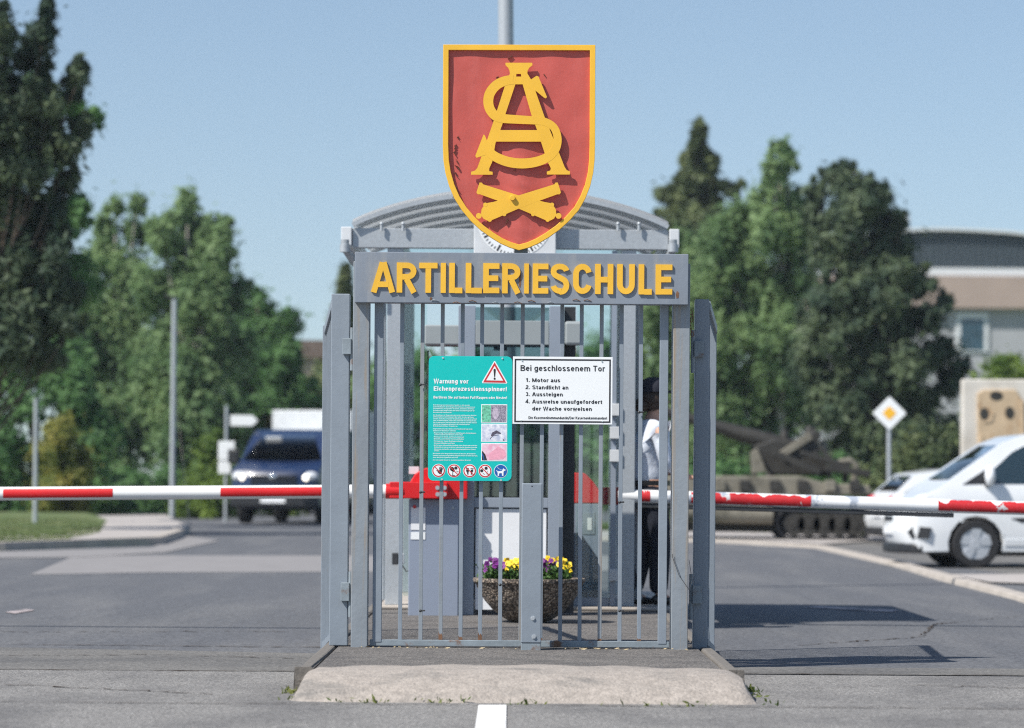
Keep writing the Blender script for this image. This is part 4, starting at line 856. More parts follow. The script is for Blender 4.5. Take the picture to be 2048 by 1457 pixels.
m = MB(); m.box(X(949,DC,900)+.002, X(1097,DC,900)-.002, yc+.0, yc+.03, Z(690,DC), Z(642,DC)); m.build('fascia', M['ceiling'], booth, bevel=.004)
m = MB(); m.box(X(1127,DC,900), X(1165,DC,900), yc+.0, yc+.09, Z(690,DC), Z(642,DC)); m.build('fascia', M['ceiling'], booth, bevel=.02)
m = MB(); m.box(X(985,DC),X(1012,DC), yc+.13, yc+.2, Z(700,DC), Z(668,DC)); m.build('ceiling_lamp', M['white_dirty'], booth)
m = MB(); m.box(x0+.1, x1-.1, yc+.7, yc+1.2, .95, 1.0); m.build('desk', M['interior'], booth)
m = MB(); m.box(X(968,DC),X(1040,DC), yc+.9, yc+.94, 1.02, 1.30); m.build('monitor', M['black'], booth, bevel=.01)
# clock
clk = thing('clock', 'white square station-style clock hung on the booth beam, mostly behind the shield', 'clock', (X(1030,DA,430), ya-.15, Z(430,DA)))
DCk = DA-.15; cx0, cx1 = X(948,DCk,470), X(1112,DCk,470); cz0, cz1 = Z(522,DCk,1030), Z(358,DCk,1030)
m = MB(); m.box(cx0, cx1, DCk-D0, DCk-D0+.10, cz0, cz1); m.build('housing', M['white_dirty'], clk, bevel=.006)
c = ((cx0+cx1)/2, (cz0+cz1)/2); r_ = .29; yk = DCk-D0
m = MB(); m.disc(c[0], c[1], r_, yk-.003, yk+.001, 40); m.build('dial', M['printwhite'], clk)
for k in range(60):
    an = k*math.pi/30; l0 = .78 if k%5 == 0 else .88; ww = .014 if k%5 == 0 else .007
    m = MB(); m.stroke([(c[0]+r_*l0*math.sin(an), c[1]+r_*l0*math.cos(an)), (c[0]+r_*.96*math.sin(an), c[1]+r_*.96*math.cos(an))], ww, yk-.005, yk-.002); m.build('minute_mark', M['black'], clk)
for an, l in ((R(300), .15), (R(60), .24)):
    m = MB(); m.stroke([c, (c[0]+l*math.sin(an), c[1]+l*math.cos(an))], .014, yk-.010, yk-.007); m.build('hand', M['black'], clk)
# small dark lamp on the left post
p = W(797,1118,DA-.1); t = thing('post_lamp', 'small dark sensor box low on the left booth post', 'sensor', tuple(p))
m = MB(); m.box(p.x-.05, p.x-.0, p.y-.02, p.y+.06, p.z-.045, p.z+.045); m.build('housing', M['dark_metal'], t, bevel=.006)
m = MB(); m.box(p.x+.0005, p.x+.045, p.y+.0, p.y+.05, p.z-.04, p.z+.04); m.build('bracket', M['galv'], t, bevel=.006)
m = MB(); m.tube([p+Vector((.02,0,-.04)), p+Vector((.05,0,-.08)), p+Vector((.06,0,-.10)), p+Vector((.085,0,-.09))], .005, 6); m.build('cable', M['rubber'], t)
# ================================================================== BARRIERS
def barrier(label, d, cab, hood, armpts, arm_r, side, worn=False):
    y = d-D0; x0, x1 = X(cab[0],d,1100), X(cab[1],d,1100)
    t = thing('barrier', label, 'barrier', ((x0+x1)/2, y, .0))
    zt = Z(cab[2],d,(cab[0]+cab[1])/2)
    m = MB(); m.box(x0, x1, y, y+.36, -.01, zt); m.build('cabinet', M['cabinet'], t, bevel=.006)
    h0, h1 = X(hood[0],d), X(hood[1],d); zh = Z(hood[2],d,hood[0])
    m = MB(); wh = h1-h0
    if side < 0: pr = [(h0, zt+.002),(h0, zt+(zh-zt)*.55),(h0+wh*.08, zt+(zh-zt)*.8),(h0+wh*.2, zh-.01),(h0+wh*.28, zh),(h1-wh*.1, zh),(h1, zh-.04),(h1, zt+.002)]
    else: pr = [(h1, zt+.002),(h1, zt+(zh-zt)*.35),(h0+wh*.75, zt+(zh-zt)*.7),(h0+wh*.5, zh-.01),(h0+wh*.4, zh),(h0+wh*.1, zh),(h0, zh-.03),(h0, zt+.002)]
    m.prism(pr, y-.002, y+.365); m.build('hood', M['barrier_red'], t, bevel=.008)
    return t, y, x0, x1, zt
bl, y, x0, x1, zt = barrier('barrier with clean red and white boom closing the left lane', 26.0, (817,917,999), (820,935,936), None, None, -1)
m = MB(); m.box(X(779,25.9,985), X(895,25.9,985), y-.10, y-.004, Z(999,25.9), Z(966,25.9)); m.build('boom_bracket', M['barrier_red'], bl, bevel=.006)
for px, py in ((875,976),(889,976),(875,989),(889,989)):
    p = W(px,py,25.89); m = MB(); m.disc(p.x, p.z, .016, y-.107, y-.101, 16); m.build('bolt', M['galv'], bl)
p = W(780,983,25.95); 
m = MB(); m.tube([(p.x-.03,y-.052,p.z),(p.x+.10,y-.052,p.z)], .0565, 20); m.build('boom_socket', M['barrier_red'], bl, smooth=True)
m = MB(); m.box(X(822,25.99), X(851,25.99), y-.004, y-.0005, Z(1062,26), Z(1017,26)); m.build('label', M['white'], bl)
m = MB(); m.box(X(822,25.99), X(851,25.99), y-.004, y-.0005, Z(1081,26), Z(1066,26)); m.build('label', M['printwhite'], bl)
q = W(829,1014,25.99); m = MB(); m.disc(q.x, q.z, .013, y-.006, y-.001, 16); m.build('lock', M['signred'], bl)
q = W(906,1016,25.99); m = MB(); m.disc(q.x, q.z, .009, y-.006, y-.001, 12); m.build('lock', M['galv'], bl)
m = MB(); m.box(X(818,26.2), X(838,26.2), y+.1, y+.2, Z(950,26.2), Z(935,26.2)); m.build('cap', M['white_dirty'], bl)
# boom, left: ends on a line a little below level
A0 = W(748,983,25.95); A1 = W(-420,990.5,25.95); ym = y-.052
def boom(parent, A0, A1, ym, rad, px_cuts, mats, flat_px=None, foil=None):
    f = lambda px: A0.lerp(A1, (px-A0px)/(A1px-A0px))
    return f
A0px, A1px = 748, -420
def AP(px): v = A0.lerp(A1, (px-748)/(-420-748)); return Vector((v.x, ym, v.z))
m = MB(); m.tube([Vector((A0.x+.09, ym, A0.z)), AP(-420)], .0505, 24); bo = m.build('boom', M['barrier_white'], bl, smooth=True)
for a_, b_ in ((643,442),(227,8),(-205,-420)):     # red foil wrapped round the front of the tube
    m = MB(); n_ = 16; P0, P1 = AP(a_), AP(b_); vs = []
    if a_ == 643: P0 = AP(692)
    for P_ in (P0, P1):
        for k in range(n_+1):
            an = R(-38+(78+0)*k/n_); vs.append(P_+Vector((0, -math.cos(an)*.0522, math.sin(an)*.0522)))
    m.add(vs, [(k, k+1, n_+2+k, n_+1+k) for k in range(n_)]); m.build('red_stripe', M['barrier_red'], bl, smooth=True)
# right barrier
br, y, x0, x1, zt = barrier('barrier with chipped red and white boom closing the right lane', 27.5, (1146,1203,1008), (1140,1203,946), None, None, 1)
m = MB(); m.box(X(1166,27.5), X(1190,27.5), y-.004, y-.0005, Z(1068,27.5), Z(1025,27.5)); m.build('panel', M['alu'], br)
m = MB(); m.box(X(1175,27.5), X(1184,27.5), y-.007, y-.0045, Z(1060,27.5), Z(1035,27.5)); m.build('label', M['white'], br)
m = MB(); m.box(X(1200,27.4,985), X(1242,27.4,985), y-.10, y-.004, Z(1010,27.4,1220), Z(975,27.4,1220)); m.build('boom_bracket', M['barrier_red'], br, bevel=.006)
B0 = W(1236,992,27.4); B1 = W(2500,1031,27.2)
def BP(px): v = B0.lerp(B1, (px-1236)/(2500-1236)); return Vector((v.x, v.y-.05, v.z))
m = MB(); m.tube([BP(1236), BP(2500)], .053, 24); m.build('boom', M['barrier_worn'], br, smooth=True)
rng2 = random.Random(4)
for a_, b_ in ((1280,1300),(1382,1622),(1876,2110),(2350,2480)):
    m = MB(); n_ = 14; K = 60; vs = []
    for j in range(K+1):
        e = rng2.uniform(-10,10) if 0 < j < K else 0
        lo, hi = -45, 62
        u_ = j/K
        hi -= max(0, noise.noise(Vector((u_*9+a_, 0, 0))))*75+max(0, noise.noise(Vector((u_*32+a_, 5, 0))))*30
        P_ = BP(a_+(b_-a_)*u_)
        for k in range(n_+1):
            an = R(lo+(hi-lo)*k/n_); vs.append(P_+Vector((0, -math.cos(an)*.0545, math.sin(an)*.0545)))
    m.add(vs, [(j*(n_+1)+k, (j+1)*(n_+1)+k, (j+1)*(n_+1)+k+1, j*(n_+1)+k+1) for j in range(K) for k in range(n_)]); m.build('red_stripe', M['barrier_red_worn'], br, smooth=True)
m = MB(); P_, Q_ = BP(1250), BP(1908); m.bar(P_+Vector((0,.0,-.072)), Q_+Vector((0,0,-.072)), .05, .034); m.build('rubber_edge', M['dark_metal'], br, bevel=.006)
# ================================================================== FLAGPOLE, LAMP, SIGNS ON POLES
def pole(name, label, cat, px_b, py_b, px_t, py_t, d, r, mt='galv', group=None):
    b = W(px_b, py_b, d); z0 = g(b.y); tp_ = W(px_t, py_t, d)
    t = thing(name, label, cat, (b.x, b.y, z0), group=group); m = MB(); m.tube([(b.x,b.y,z0-.1),(tp_.x,tp_.y,tp_.z)], [r, r*.88], 16); m.build('pole', M[mt], t, smooth=True); return t, b, tp_
fp, b, tp_ = pole('flagpole', 'tall plain grey mast rising behind the shield', 'mast', 1019, 1060, 1010, -260, 36, .088)
b2 = b; m = MB(); m.tube([(b.x,b.y,g(b.y)-.02),(b.x,b.y,g(b.y)+.25)], .13, 16); m.build('foot', M['galv'], fp, smooth=True)
st, b, tp_ = pole('street_lamp', 'slim grey street lamp with a small flat head in front of the birches', 'street lamp', 344, 1046, 349, 596, 79, .062)
m = MB(); m.bar(tp_+Vector((.03,0,-.01)), tp_+Vector((-.22,-.02,.05)), .12, .06); m.build('lamp_head', M['dark_metal'], st, bevel=.015)
po, b, tp_ = pole('post', 'short bare grey post standing in the left grass verge', 'post', 70, 1058, 72, 800, 68, .046)
m = MB(); m.tube([tp_-Vector((0,0,.001)), tp_+Vector((0,0,.03))], .052, 12); m.build('cap', M['galv'], po, smooth=True)
ds, b, tp_ = pole('direction_sign', 'grey pole with white arrow sign and two small white plates left of the van', 'sign', 451, 1050, 453, 812, 77, .038)
y = b.y-.06; a0, a1 = W(461,852,77), W(516,831,77); h = a1.z-a0.z
m = MB(); m.prism([(a0.x,a0.z),(a1.x-h*.5,a0.z),(a1.x,a0.z+h/2),(a1.x-h*.5,a1.z),(a0.x,a1.z)], y, y+.02); m.build('arrow_plate', M['printwhite'], ds)
for (u0, v0, u1, v1) in ((437,921,470,883),(437,948,462,923)):
    p0, p1 = W(u0,v0,77), W(u1,v1,77); m = MB(); m.box(p0.x, p1.x, y, y+.02, p0.z, p1.z); m.build('plate', M['printwhite'], ds, bevel=.01)
pr, b, tp_ = pole('priority_sign', 'white diamond road sign with yellow centre on a grey pole', 'road sign', 1778, 1075, 1778, 806, 62, .042)
c = W(1778,827,62); y = b.y-.07; hd = 34*62/F
def dia(mb, h, y0, y1, rr=.03):
    pts = []
    for k in range(4):
        a0 = k*math.pi/2; ce = (c.x+(h-rr*1.414)*math.cos(a0), c.z+(h-rr*1.414)*math.sin(a0))
        for q in range(-2, 3): pts.append((ce[0]+rr*math.cos(a0+q*math.pi/8), ce[1]+rr*math.sin(a0+q*math.pi/8)))
    mb.prism(pts, y0, y1)
m = MB(); dia(m, hd, y, y+.02); m.build('plate', M['printwhite'], pr)
m = MB(); dia(m, hd*.42, y-.004, y+.001, .005); m.build('yellow_centre', mat('sign_yellow', (.85,.46,.03), .4, .02, 4), pr)
# ================================================================== PERSON (skin figure)
def skin(name, mt, parent, verts, edges, radii, root=0, sub=2):
    me = bpy.data.meshes.new(name); me.from_pydata([tuple(v) for v in verts], edges, []); me.update(); me.materials.append(mt)
    o = bpy.data.objects.new(name, me); col.objects.link(o); o.parent = parent
    sk = o.modifiers.new('skin', 'SKIN'); sk.use_smooth_shade = True
    for i, r_ in enumerate(radii):
        s_ = me.skin_vertices[0].data[i]; s_.radius = r_ if isinstance(r_, tuple) else (r_, r_); s_.use_root = (i == root)
    ss = o.modifiers.new('sub', 'SUBSURF'); ss.levels = sub; ss.render_levels = sub
    return o
M['skin'] = mat('skin', (.48,.27,.19), .5, .06, 20); M['hair'] = mat('brown_hair', (.035,.02,.013), .6, .4, 40, bump=.004, bscale=120)
M['cap'] = mat('navy_cap', (.012,.014,.026), .8, .1, 20); M['shirt'] = mat('white_shirt', (.62,.67,.76), .8, .05, 6, bump=.012, bscale=9)
M['trousers'] = mat('navy_trousers', (.010,.013,.024), .85, .15, 8, bump=.012, bscale=9); M['leather'] = mat('black_leather', (.01,.01,.011), .35, .2, 20)
def chain(V, E, Rd, pts, rads, start=None):
    prev = start
    for p, r_ in zip(pts, rads):
        V.append(Vector(p)); Rd.append(r_); i = len(V)-1
        if prev is not None: E.append((prev, i))
        prev = i
    return prev
def hand(V, E, Rd, wrist, i_w, dirv, nrm):
    dirv = Vector(dirv).normalized(); nrm = Vector(nrm).normalized(); sd = dirv.cross(nrm)
    pc = wrist+dirv*.05; V.append(pc); Rd.append((.036, .018)); ip = len(V)-1; E.append((i_w, ip))
    for k in range(4):
        o_ = sd*(.027-.018*k); l = (.034,.038,.036,.028)[k]
        chain(V, E, Rd, [pc+dirv*.04+o_, pc+dirv*(.04+l)+o_-nrm*.008, pc+dirv*(.04+1.7*l)+o_-nrm*.028], [.010, .009, .007], ip)
    chain(V, E, Rd, [pc+sd*.034-dirv*.005, pc+sd*.052+dirv*.025-nrm*.012], [.011, .008], ip)
px_c = W(1297,1222,27.5); gx, gy = px_c.x, px_c.y
gd = thing('person', 'guard in dark cap, white shirt and navy trousers standing by the booth post', 'person', (gx, gy, .03 if gy > 6.15 else 0), rz=R(22))
# local frame: +x forward
V = []; E = []; Rd = []
pel = chain(V, E, Rd, [(0,0,.93)], [(.15,.12)])
ch_i = chain(V, E, Rd, [(0,0,1.06),(0.0,0,1.22),(.01,0,1.38)], [(.10,.08),(.11,.085),(.115,.08)], pel)
nk = chain(V, E, Rd, [(.02,0,1.46),(.035,0,1.52)], [.058,.052], ch_i)
hd_ = chain(V, E, Rd, [(.05,0,1.60),(.05,0,1.68)], [(.085,.075),(.08,.07)], nk)
arms = []
for s_, pts in ((1,[(0,.17,1.40),(-.02,.22,1.26),(.05,.23,1.13),(.20,.19,1.05)]),(-1,[(0,-.17,1.40),(.0,-.23,1.26),(.03,-.24,1.12),(.22,-.20,1.02)])):
    wi = chain(V, E, Rd, [Vector(p) for p in pts], [.04,.036,.034,.026], ch_i); hand(V, E, Rd, V[wi], wi, (1,0,-.15), (0,0,1))
legs = []
for s_, pts in ((1,[(0,.085,.88),(-.01,.08,.48),(-.10,.075,.10)]),(-1,[(.0,-.085,.88),(.06,-.08,.48),(.05,-.075,.09)])):
    legs.append(pts); ai = chain(V, E, Rd, pts, [.085,.058,.04], pel); chain(V, E, Rd, [(pts[-1][0]+.12, pts[-1][1], .03)], [.035], ai)
skin('body', M['skin'], gd, V, E, Rd)
V = []; E = []; Rd = []; p0 = chain(V, E, Rd, [(0,0,.93),(0,0,1.05),(0,0,1.22),(.01,0,1.39)], [(.165,.135),(.15,.125),(.17,.135),(.165,.115)])
chain(V, E, Rd, [(.018,0,1.455)], [.075], p0)
for s_, pts in ((1,[(0,.18,1.40),(-.02,.23,1.26),(.05,.24,1.13),(.15,.21,1.075)]),(-1,[(0,-.18,1.40),(.0,-.24,1.26),(.03,-.25,1.12),(.15,-.225,1.06)])): chain(V, E, Rd, pts, [.075,.066,.058,.05], p0)
skin('shirt', M['shirt'], gd, V, E, Rd)
V = []; E = []; Rd = []; p0 = chain(V, E, Rd, [(0,0,.98),(0,0,.88)], [(.165,.14),(.175,.155)])
for pts in legs: chain(V, E, Rd, [(pts[0][0],pts[0][1],.80), Vector(pts[0]).lerp(Vector(pts[1]),.6), pts[1], Vector(pts[1]).lerp(Vector(pts[2]),.5), pts[2]], [.118,.105,.092,.086,.076], p0)
skin('trousers', M['trousers'], gd, V, E, Rd)
for pts in legs:
    V = []; E = []; Rd = []; a_ = pts[-1]; chain(V, E, Rd, [(a_[0]-.06,a_[1],.04),(a_[0],a_[1],.055),(a_[0]+.10,a_[1],.04),(a_[0]+.20,a_[1],.03)], [(.038,.04),(.045,.05),(.045,.036),(.035,.024)]); skin('shoe', M['leather'], gd, V, E, Rd)
m = MB(); m.ball((.02,0,1.63), .105, .10, .115, 16, 12); m.ball((-.075,0,1.575), .06, .065, .06, 12, 8); m.build('hair', M['hair'], gd, local=True, smooth=True)
m = MB(); m.lathe([(.001,1.80),(.05,1.795),(.09,1.775),(.115,1.73),(.112,1.68)], (.03,0,0), 24); m.add([(.10,-.08,1.69),(.20,-.05,1.675),(.225,0,1.67),(.20,.05,1.675),(.10,.08,1.69),(.10,-.08,1.70),(.20,-.05,1.685),(.225,0,1.68),(.20,.05,1.685),(.10,.08,1.70)], [(4,3,2,1,0),(5,6,7,8,9),(0,1,6,5),(1,2,7,6),(2,3,8,7),(3,4,9,8)]); m.build('cap', M['cap'], gd, local=True, smooth=True)
m = MB(); m.box(.14,.155,-.03,.03,1.60,1.61); m.ball((.135,0,1.60), .016, .014, .02, 8, 6); m.build('nose', M['skin'], gd, local=True, smooth=True)
m = MB(); m.stroke([(0,0),(.01,0)], .01, 0, .01)
m = MB(); m.box(-.172,.172,-.15,.15,.955,.985); 
V = []; E = []; Rd = []
m = MB(); m.lathe([(.158,.945),(.160,.985)], (0,0,0), 28); bt = m.build('belt', M['leather'], gd, local=True, smooth=True); bt.scale = (1.06,.98,1)
m = MB(); m.box(.30,.42,-.27,-.14,1.00,1.02); 
q_ = MB(); q_.box(.30,.44,-.26,-.10,.995,1.008); tg = q_.build('clipboard', M['dark_metal'], None, local=True, bevel=.003)
tg.location = gd.location; tg.rotation_euler = gd.rotation_euler; tag(tg, 'dark clipboard held out in front of the guard', 'clipboard')
# ================================================================== VEHICLES
def extrude_body(outline, wfun, xcuts, zcuts):
    bm = bmesh.new(); f = bm.faces.new([bm.verts.new((x, -1, z)) for x, z in outline])
    r = bmesh.ops.extrude_face_region(bm, geom=[f]); vs_ = [e for e in r['geom'] if isinstance(e, bmesh.types.BMVert)]
    bmesh.ops.translate(bm, verts=vs_, vec=(0, 2, 0))
    for x in xcuts: bmesh.ops.bisect_plane(bm, geom=bm.verts[:]+bm.edges[:]+bm.faces[:], plane_co=(x,0,0), plane_no=(1,0,0))
    for z in zcuts: bmesh.ops.bisect_plane(bm, geom=bm.verts[:]+bm.edges[:]+bm.faces[:], plane_co=(0,0,z), plane_no=(0,0,1))
    for yy in (-.8, -.4, 0, .4, .8): bmesh.ops.bisect_plane(bm, geom=bm.verts[:]+bm.edges[:]+bm.faces[:], plane_co=(0,yy,0), plane_no=(0,1,0))
    xmax = max(p[0] for p in outline); xmin = min(p[0] for p in outline)
    for v in bm.verts:
        s_ = v.co.y; v.co.y = s_*wfun(v.co.x, v.co.z)
        k = s_*s_
        if v.co.x > xmax-.35: v.co.x -= .20*k*k*(v.co.x-(xmax-.35))/.35   # rounded nose in plan
    bmesh.ops.recalc_face_normals(bm, faces=bm.faces)
    return bm
def bm_obj(bm, name, mt, parent, bevel=0):
    me = bpy.data.meshes.new(name); bm.to_mesh(me); bm.free(); me.materials.append(mt)
    o = bpy.data.objects.new(name, me); col.objects.link(o); o.parent = parent
    if bevel: b = o.modifiers.new('bevel', 'BEVEL'); b.width = bevel; b.segments = 3; b.limit_method = 'ANGLE'; b.angle_limit = R(40)
    me.shade_smooth(); me.set_sharp_from_angle(angle=R(45)); return o
def side_patch(name, poly, wfun, mt, parent, side, off=.006, thick=.01):
    n = len(poly); m = MB()
    vs = [(x, side*(wfun(x,z)+off), z) for x, z in poly]+[(x, side*(wfun(x,z)-thick), z) for x, z in poly]
    m.add(vs, [tuple(range(n)), tuple(range(2*n-1, n-1, -1))]+[((i+1)%n, i, n+i, n+(i+1)%n) for i in range(n)]); return m.build(name, mt, parent, local=True)
def cross_patch(name, p0, p1, w0, w1, mt, parent, off=.008, c=0):   # screen between profile points p0, p1
    (x0, z0), (x1, z1) = p0, p1; d_ = Vector((x1-x0, 0, z1-z0)).normalized(); nn = Vector((d_.z, 0, -d_.x))
    if nn.z < 0: nn = -nn
    m = MB(); N_ = 8; vs = []
    for t_, (x, z, w_) in enumerate(((x0,z0,w0),(x1,z1,w1))):
        for k in range(N_+1):
            s_ = -1+2*k/N_; vs.append(Vector((x-c*s_*s_, s_*w_, z))+nn*off)
    m.add(vs, [(k, k+1, N_+2+k, N_+1+k) for k in range(N_)]); o = m.build(name, mt, parent, local=True, smooth=True); so__ = o.modifiers.new('th', 'SOLIDIFY'); so__.thickness = .006; return o
def arch(cx, r, zb, n=10):      # from rear to front over a wheel
    a0 = math.asin(min(1, (zb-.32)/r)); return [(cx+r*math.cos(a), .32+r*math.sin(a)) for a in [math.pi-a0+(2*a0-math.pi)*k/n for k in range(n+1)]]
def wheel(parent, x, y, r, side, wd=.20, cap='hubcap'):
    m = MB(); n_ = 36; prof = [(r*.66, -wd/2),(r*.93, -wd/2),(r*.985, -wd*.38),(r, -wd*.2),(r, wd*.2),(r*.985, wd*.38),(r*.93, wd/2),(r*.66, wd/2)]
    vs = [(x+rr_*math.cos(2*math.pi*k/n_), y+yy, r+rr_*math.sin(2*math.pi*k/n_)) for rr_, yy in prof for k in range(n_)]
    q = len(prof); m.add(vs, [(i*n_+k, i*n_+(k+1)%n_, ((i+1)%q)*n_+(k+1)%n_, ((i+1)%q)*n_+k) for i in range(q) for k in range(n_)])
    wh = m.build('wheel', M['rubber'], parent, local=True, smooth=True)
    ys = y+side*wd*.36
    m = MB(); m.prism([(x+r*.67*math.cos(a), r+r*.67*math.sin(a)) for a in [2*math.pi*k/30 for k in range(30)]], ys-.02, ys+.0); m.build('rim', M['dark_metal'], wh, local=True)
    m = MB(); yo = ys+side*.012
    for k in range(5):
        a = 2*math.pi*k/5+.35; ca, sa = math.cos(a), math.sin(a)
        P = [(r*.12,-r*.12),(r*.45,-r*.19),(r*.64,-r*.22),(r*.655,0),(r*.64,r*.22),(r*.45,r*.19),(r*.12,r*.12)]
        m.prism([(x+u*ca-v*sa, r+u*sa+v*ca) for u, v in P], yo-.01-.001*k, yo+.01+.001*k)
    m.prism([(x+r*.63*math.cos(a), r+r*.63*math.sin(a)) for a in [2*math.pi*k/30 for k in range(30)]], yo-.02, yo-.004) if cap == 'hubcap' and r < .34 else None
    m.prism([(x+r*.2*math.cos(a), r+r*.2*math.sin(a)) for a in [2*math.pi*k/16 for k in range(16)]], yo-.02, yo+.02); m.build('hub_cap', M[cap], wh, local=True, bevel=.004)
    return wh
def handles(parent, wf, side, xs, z, mt):
    for x in xs:
        m = MB(); y = side*(wf(x,z)+.02); m.box(x-.09, x+.09, y-.015, y+.015, z-.015, z+.015); m.build('door_handle', M[mt], parent, local=True, bevel=.005)
# white compact van, nose to the left
def wf1(x, z):
    w_ = .86
    if z > .95: w_ -= (z-.95)*.24
    if z < .5: w_ -= (.5-z)*.12
    return w_-.12*max(0, (x-1.5))**2
c1 = G(1949,1137); YAW1 = math.pi+R(6)
fx, fy = math.cos(YAW1), math.sin(YAW1)
out1 = [(-2.0,.22)]+arch(-1.24,.37,.22)+arch(1.24,.37,.22)+[(2.05,.21),(2.18,.30),(2.24,.48),(2.22,.72),(2.13,.84),(1.98,.92),(1.8,1.01),(1.62,1.12),(.84,1.66),(.60,1.75),(.15,1.81),(-1.5,1.82),(-1.95,1.76),(-2.07,1.1),(-2.1,.5)]
# the near side is local +y when facing left; put near front wheel at c1
loc1 = Vector((c1.x, c1.y, c1.z))-Vector((1.24*fx-.78*fy, 1.24*fy+.78*fx, 0))
ca1 = thing('parked_car', 'white compact van parked facing left, nearest vehicle at the right edge', 'car', tuple(loc1), rz=YAW1)
bd = bm_obj(extrude_body(out1, wf1, (-1.6,-1.24,-.8,-.3,.3,.8,1.24,1.6,1.8), (.35,.5,.65,.8,.95,1.1,1.3,1.5)), 'body', M['white_car'], ca1, .045)
M['cardark'] = mat('car_dark_trim', (.016,.017,.02), .5, .1, 10)
for s_ in (1, -1):
    for cx in (1.24, -1.24):
        wheel(ca1, cx, s_*.76, .32, s_)
    side_patch('side_window', [(-.35,1.12),(1.02,1.11),(1.0,1.30),(.74,1.53),(.50,1.65),(-.35,1.70)], wf1, M['darkglass'], ca1, s_)
    side_patch('quarter_window', [(1.08,1.11),(1.42,1.10),(1.09,1.31)], wf1, M['cardark'], ca1, s_)
    side_patch('sill_trim', [(-.85,.30),(.85,.30),(.85,.38),(-.85,.38)], wf1, M['white_car'], ca1, s_, .012)
    side_patch('side_vent', [(.62,.60),(.78,.66),(.62,.67),(.45,.65)], wf1, M['cardark'], ca1, s_)
    side_patch('door_seam', [(-.43,.36),(-.42,.36),(-.42,1.72),(-.43,1.72)], wf1, M['cardark'], ca1, s_, .003)
    side_patch('door_seam', [(.86,.42),(.87,.42),(1.05,1.08),(1.04,1.08)], wf1, M['cardark'], ca1, s_, .003)
    handles(ca1, wf1, s_, (-.25,), .92, 'white_car')
    m = MB(); y = s_*(wf1(.78,1.1)+.12); m.ball((1.08,y,1.22), .07, .11, .14, 14, 10); mi = m.build('mirror', M['white_car'], ca1, local=True, smooth=True)
    m = MB(); m.bar((1.10,s_*wf1(.8,1.05),1.09),(1.08,y,1.12), .05, .04); m.build('mirror_foot', M['cardark'], ca1, local=True)
    m = MB(); nx = 1.90; m.ball((1.84,s_*.705,.90), .20, .10, .085, 14, 10); m.build('headlight', M['headlamp'], ca1, local=True, smooth=True)
    m = MB(); m.prism([(-.13,-.08),(.10,-.08),(.16,.0),(.08,.08),(-.16,.06)], -.05, .05); o = m.build('fog_light', M['cardark'], ca1, local=True); o.location = (1.97, s_*.76, .47); o.rotation_euler = (0,0,-s_*R(30))
cross_patch('windscreen', (1.57,1.155),(.90,1.618), .74, .66, M['darkglass'], ca1, .012, .03)
m = MB(); m.slab([(1.75,-.75),(1.95,-.80),(2.08,-.74),(2.21,-.45),(2.255,0),(2.21,.45),(2.08,.74),(1.95,.80),(1.75,.75)], .19, .32); m.build('lower_grille', M['cardark'], ca1, local=True, bevel=.03)
m = MB(); m.box(2.05,2.235,-.25,.25,.60,.68); m.build('grille', M['cardark'], ca1, local=True, bevel=.02)
m = MB(); m.box(2.15,2.25,-.22,.22,.44,.54); m.build('number_plate', M['white'], ca1, local=True)
m = MB(); m.box(-1.8,1.5,-.6,.6,.16,.3); m.build('underbody', M['cardark'], ca1, local=True)
# cabin interior
m = MB(); 
for yy in (-.36,.36): m.box(-.45,.05,yy-.22,yy+.22,.5,.72); m.box(-.55,-.42,yy-.22,yy+.22,.72,1.22)
m.build('seats', M['cardark'], ca1, local=True, bevel=.03)
# second white car, rear to the left, behind
c2 = G(1800,1092); YAW2 = R(9)
def wf2(x, z):
    w_ = .87
    if z > .85: w_ -= (z-.85)*.38
    if z < .4: w_ -= (.4-z)*.15
    return w_-.05*max(0, abs(x)-1.5)**2
out2 = [(-2.02,.26)]+arch(-1.28,.36,.26)+arch(1.28,.36,.26)+[(2.0,.26),(2.12,.45),(2.05,.72),(1.5,.90),(1.0,.98),(.3,1.36),(-.3,1.44),(-1.1,1.42),(-1.62,1.33),(-1.98,1.0),(-2.08,.85),(-2.12,.55)]
o2 = W(1722,1092,c2.y+D0); loc2 = Vector((o2.x+2.1*math.cos(YAW2)+.38, c2.y+1.2, c2.z-.12))
ca2 = thing('parked_car', 'white hatchback behind the compact van with its red tail light towards the pole', 'car', tuple(loc2), rz=YAW2)
bm_obj(extrude_body(out2, wf2, (-1.7,-1.28,-.8,0,.8,1.28,1.7), (.4,.6,.75,.85,1.0,1.2)), 'body', M['white_car'], ca2, .045)
for s_ in (1, -1):
    for cx in (1.28, -1.28): wheel(ca2, cx, s_*.78, .32, s_)
    side_patch('side_window', [(-1.28,.98),(.75,.95),(.25,1.26),(-.3,1.33),(-1.0,1.32)], wf2, M['darkglass'], ca2, s_)
    side_patch('rear_quarter_window', [(-1.60,1.03),(-1.34,.98),(-1.1,1.30),(-1.25,1.28)], wf2, M['darkglass'], ca2, s_)
    m = MB(); m.ball((-1.93,s_*.70,.90), .19, .14, .085, 12, 8); m.build('tail_light', M['taillight'], ca2, local=True, smooth=True)
cross_patch('rear_window', (-1.94,1.03),(-1.66,1.29), .60, .52, M['darkglass'], ca2, .012)
m = MB(); m.box(-2.16,-2.0,-.7,.7,.28,.42); m.build('rear_bumper', M['cardark'], ca2, local=True, bevel=.03)
m = MB(); m.box(-2.15,-2.08,-.26,.26,.60,.71); m.build('number_plate', M['white'], ca2, local=True)
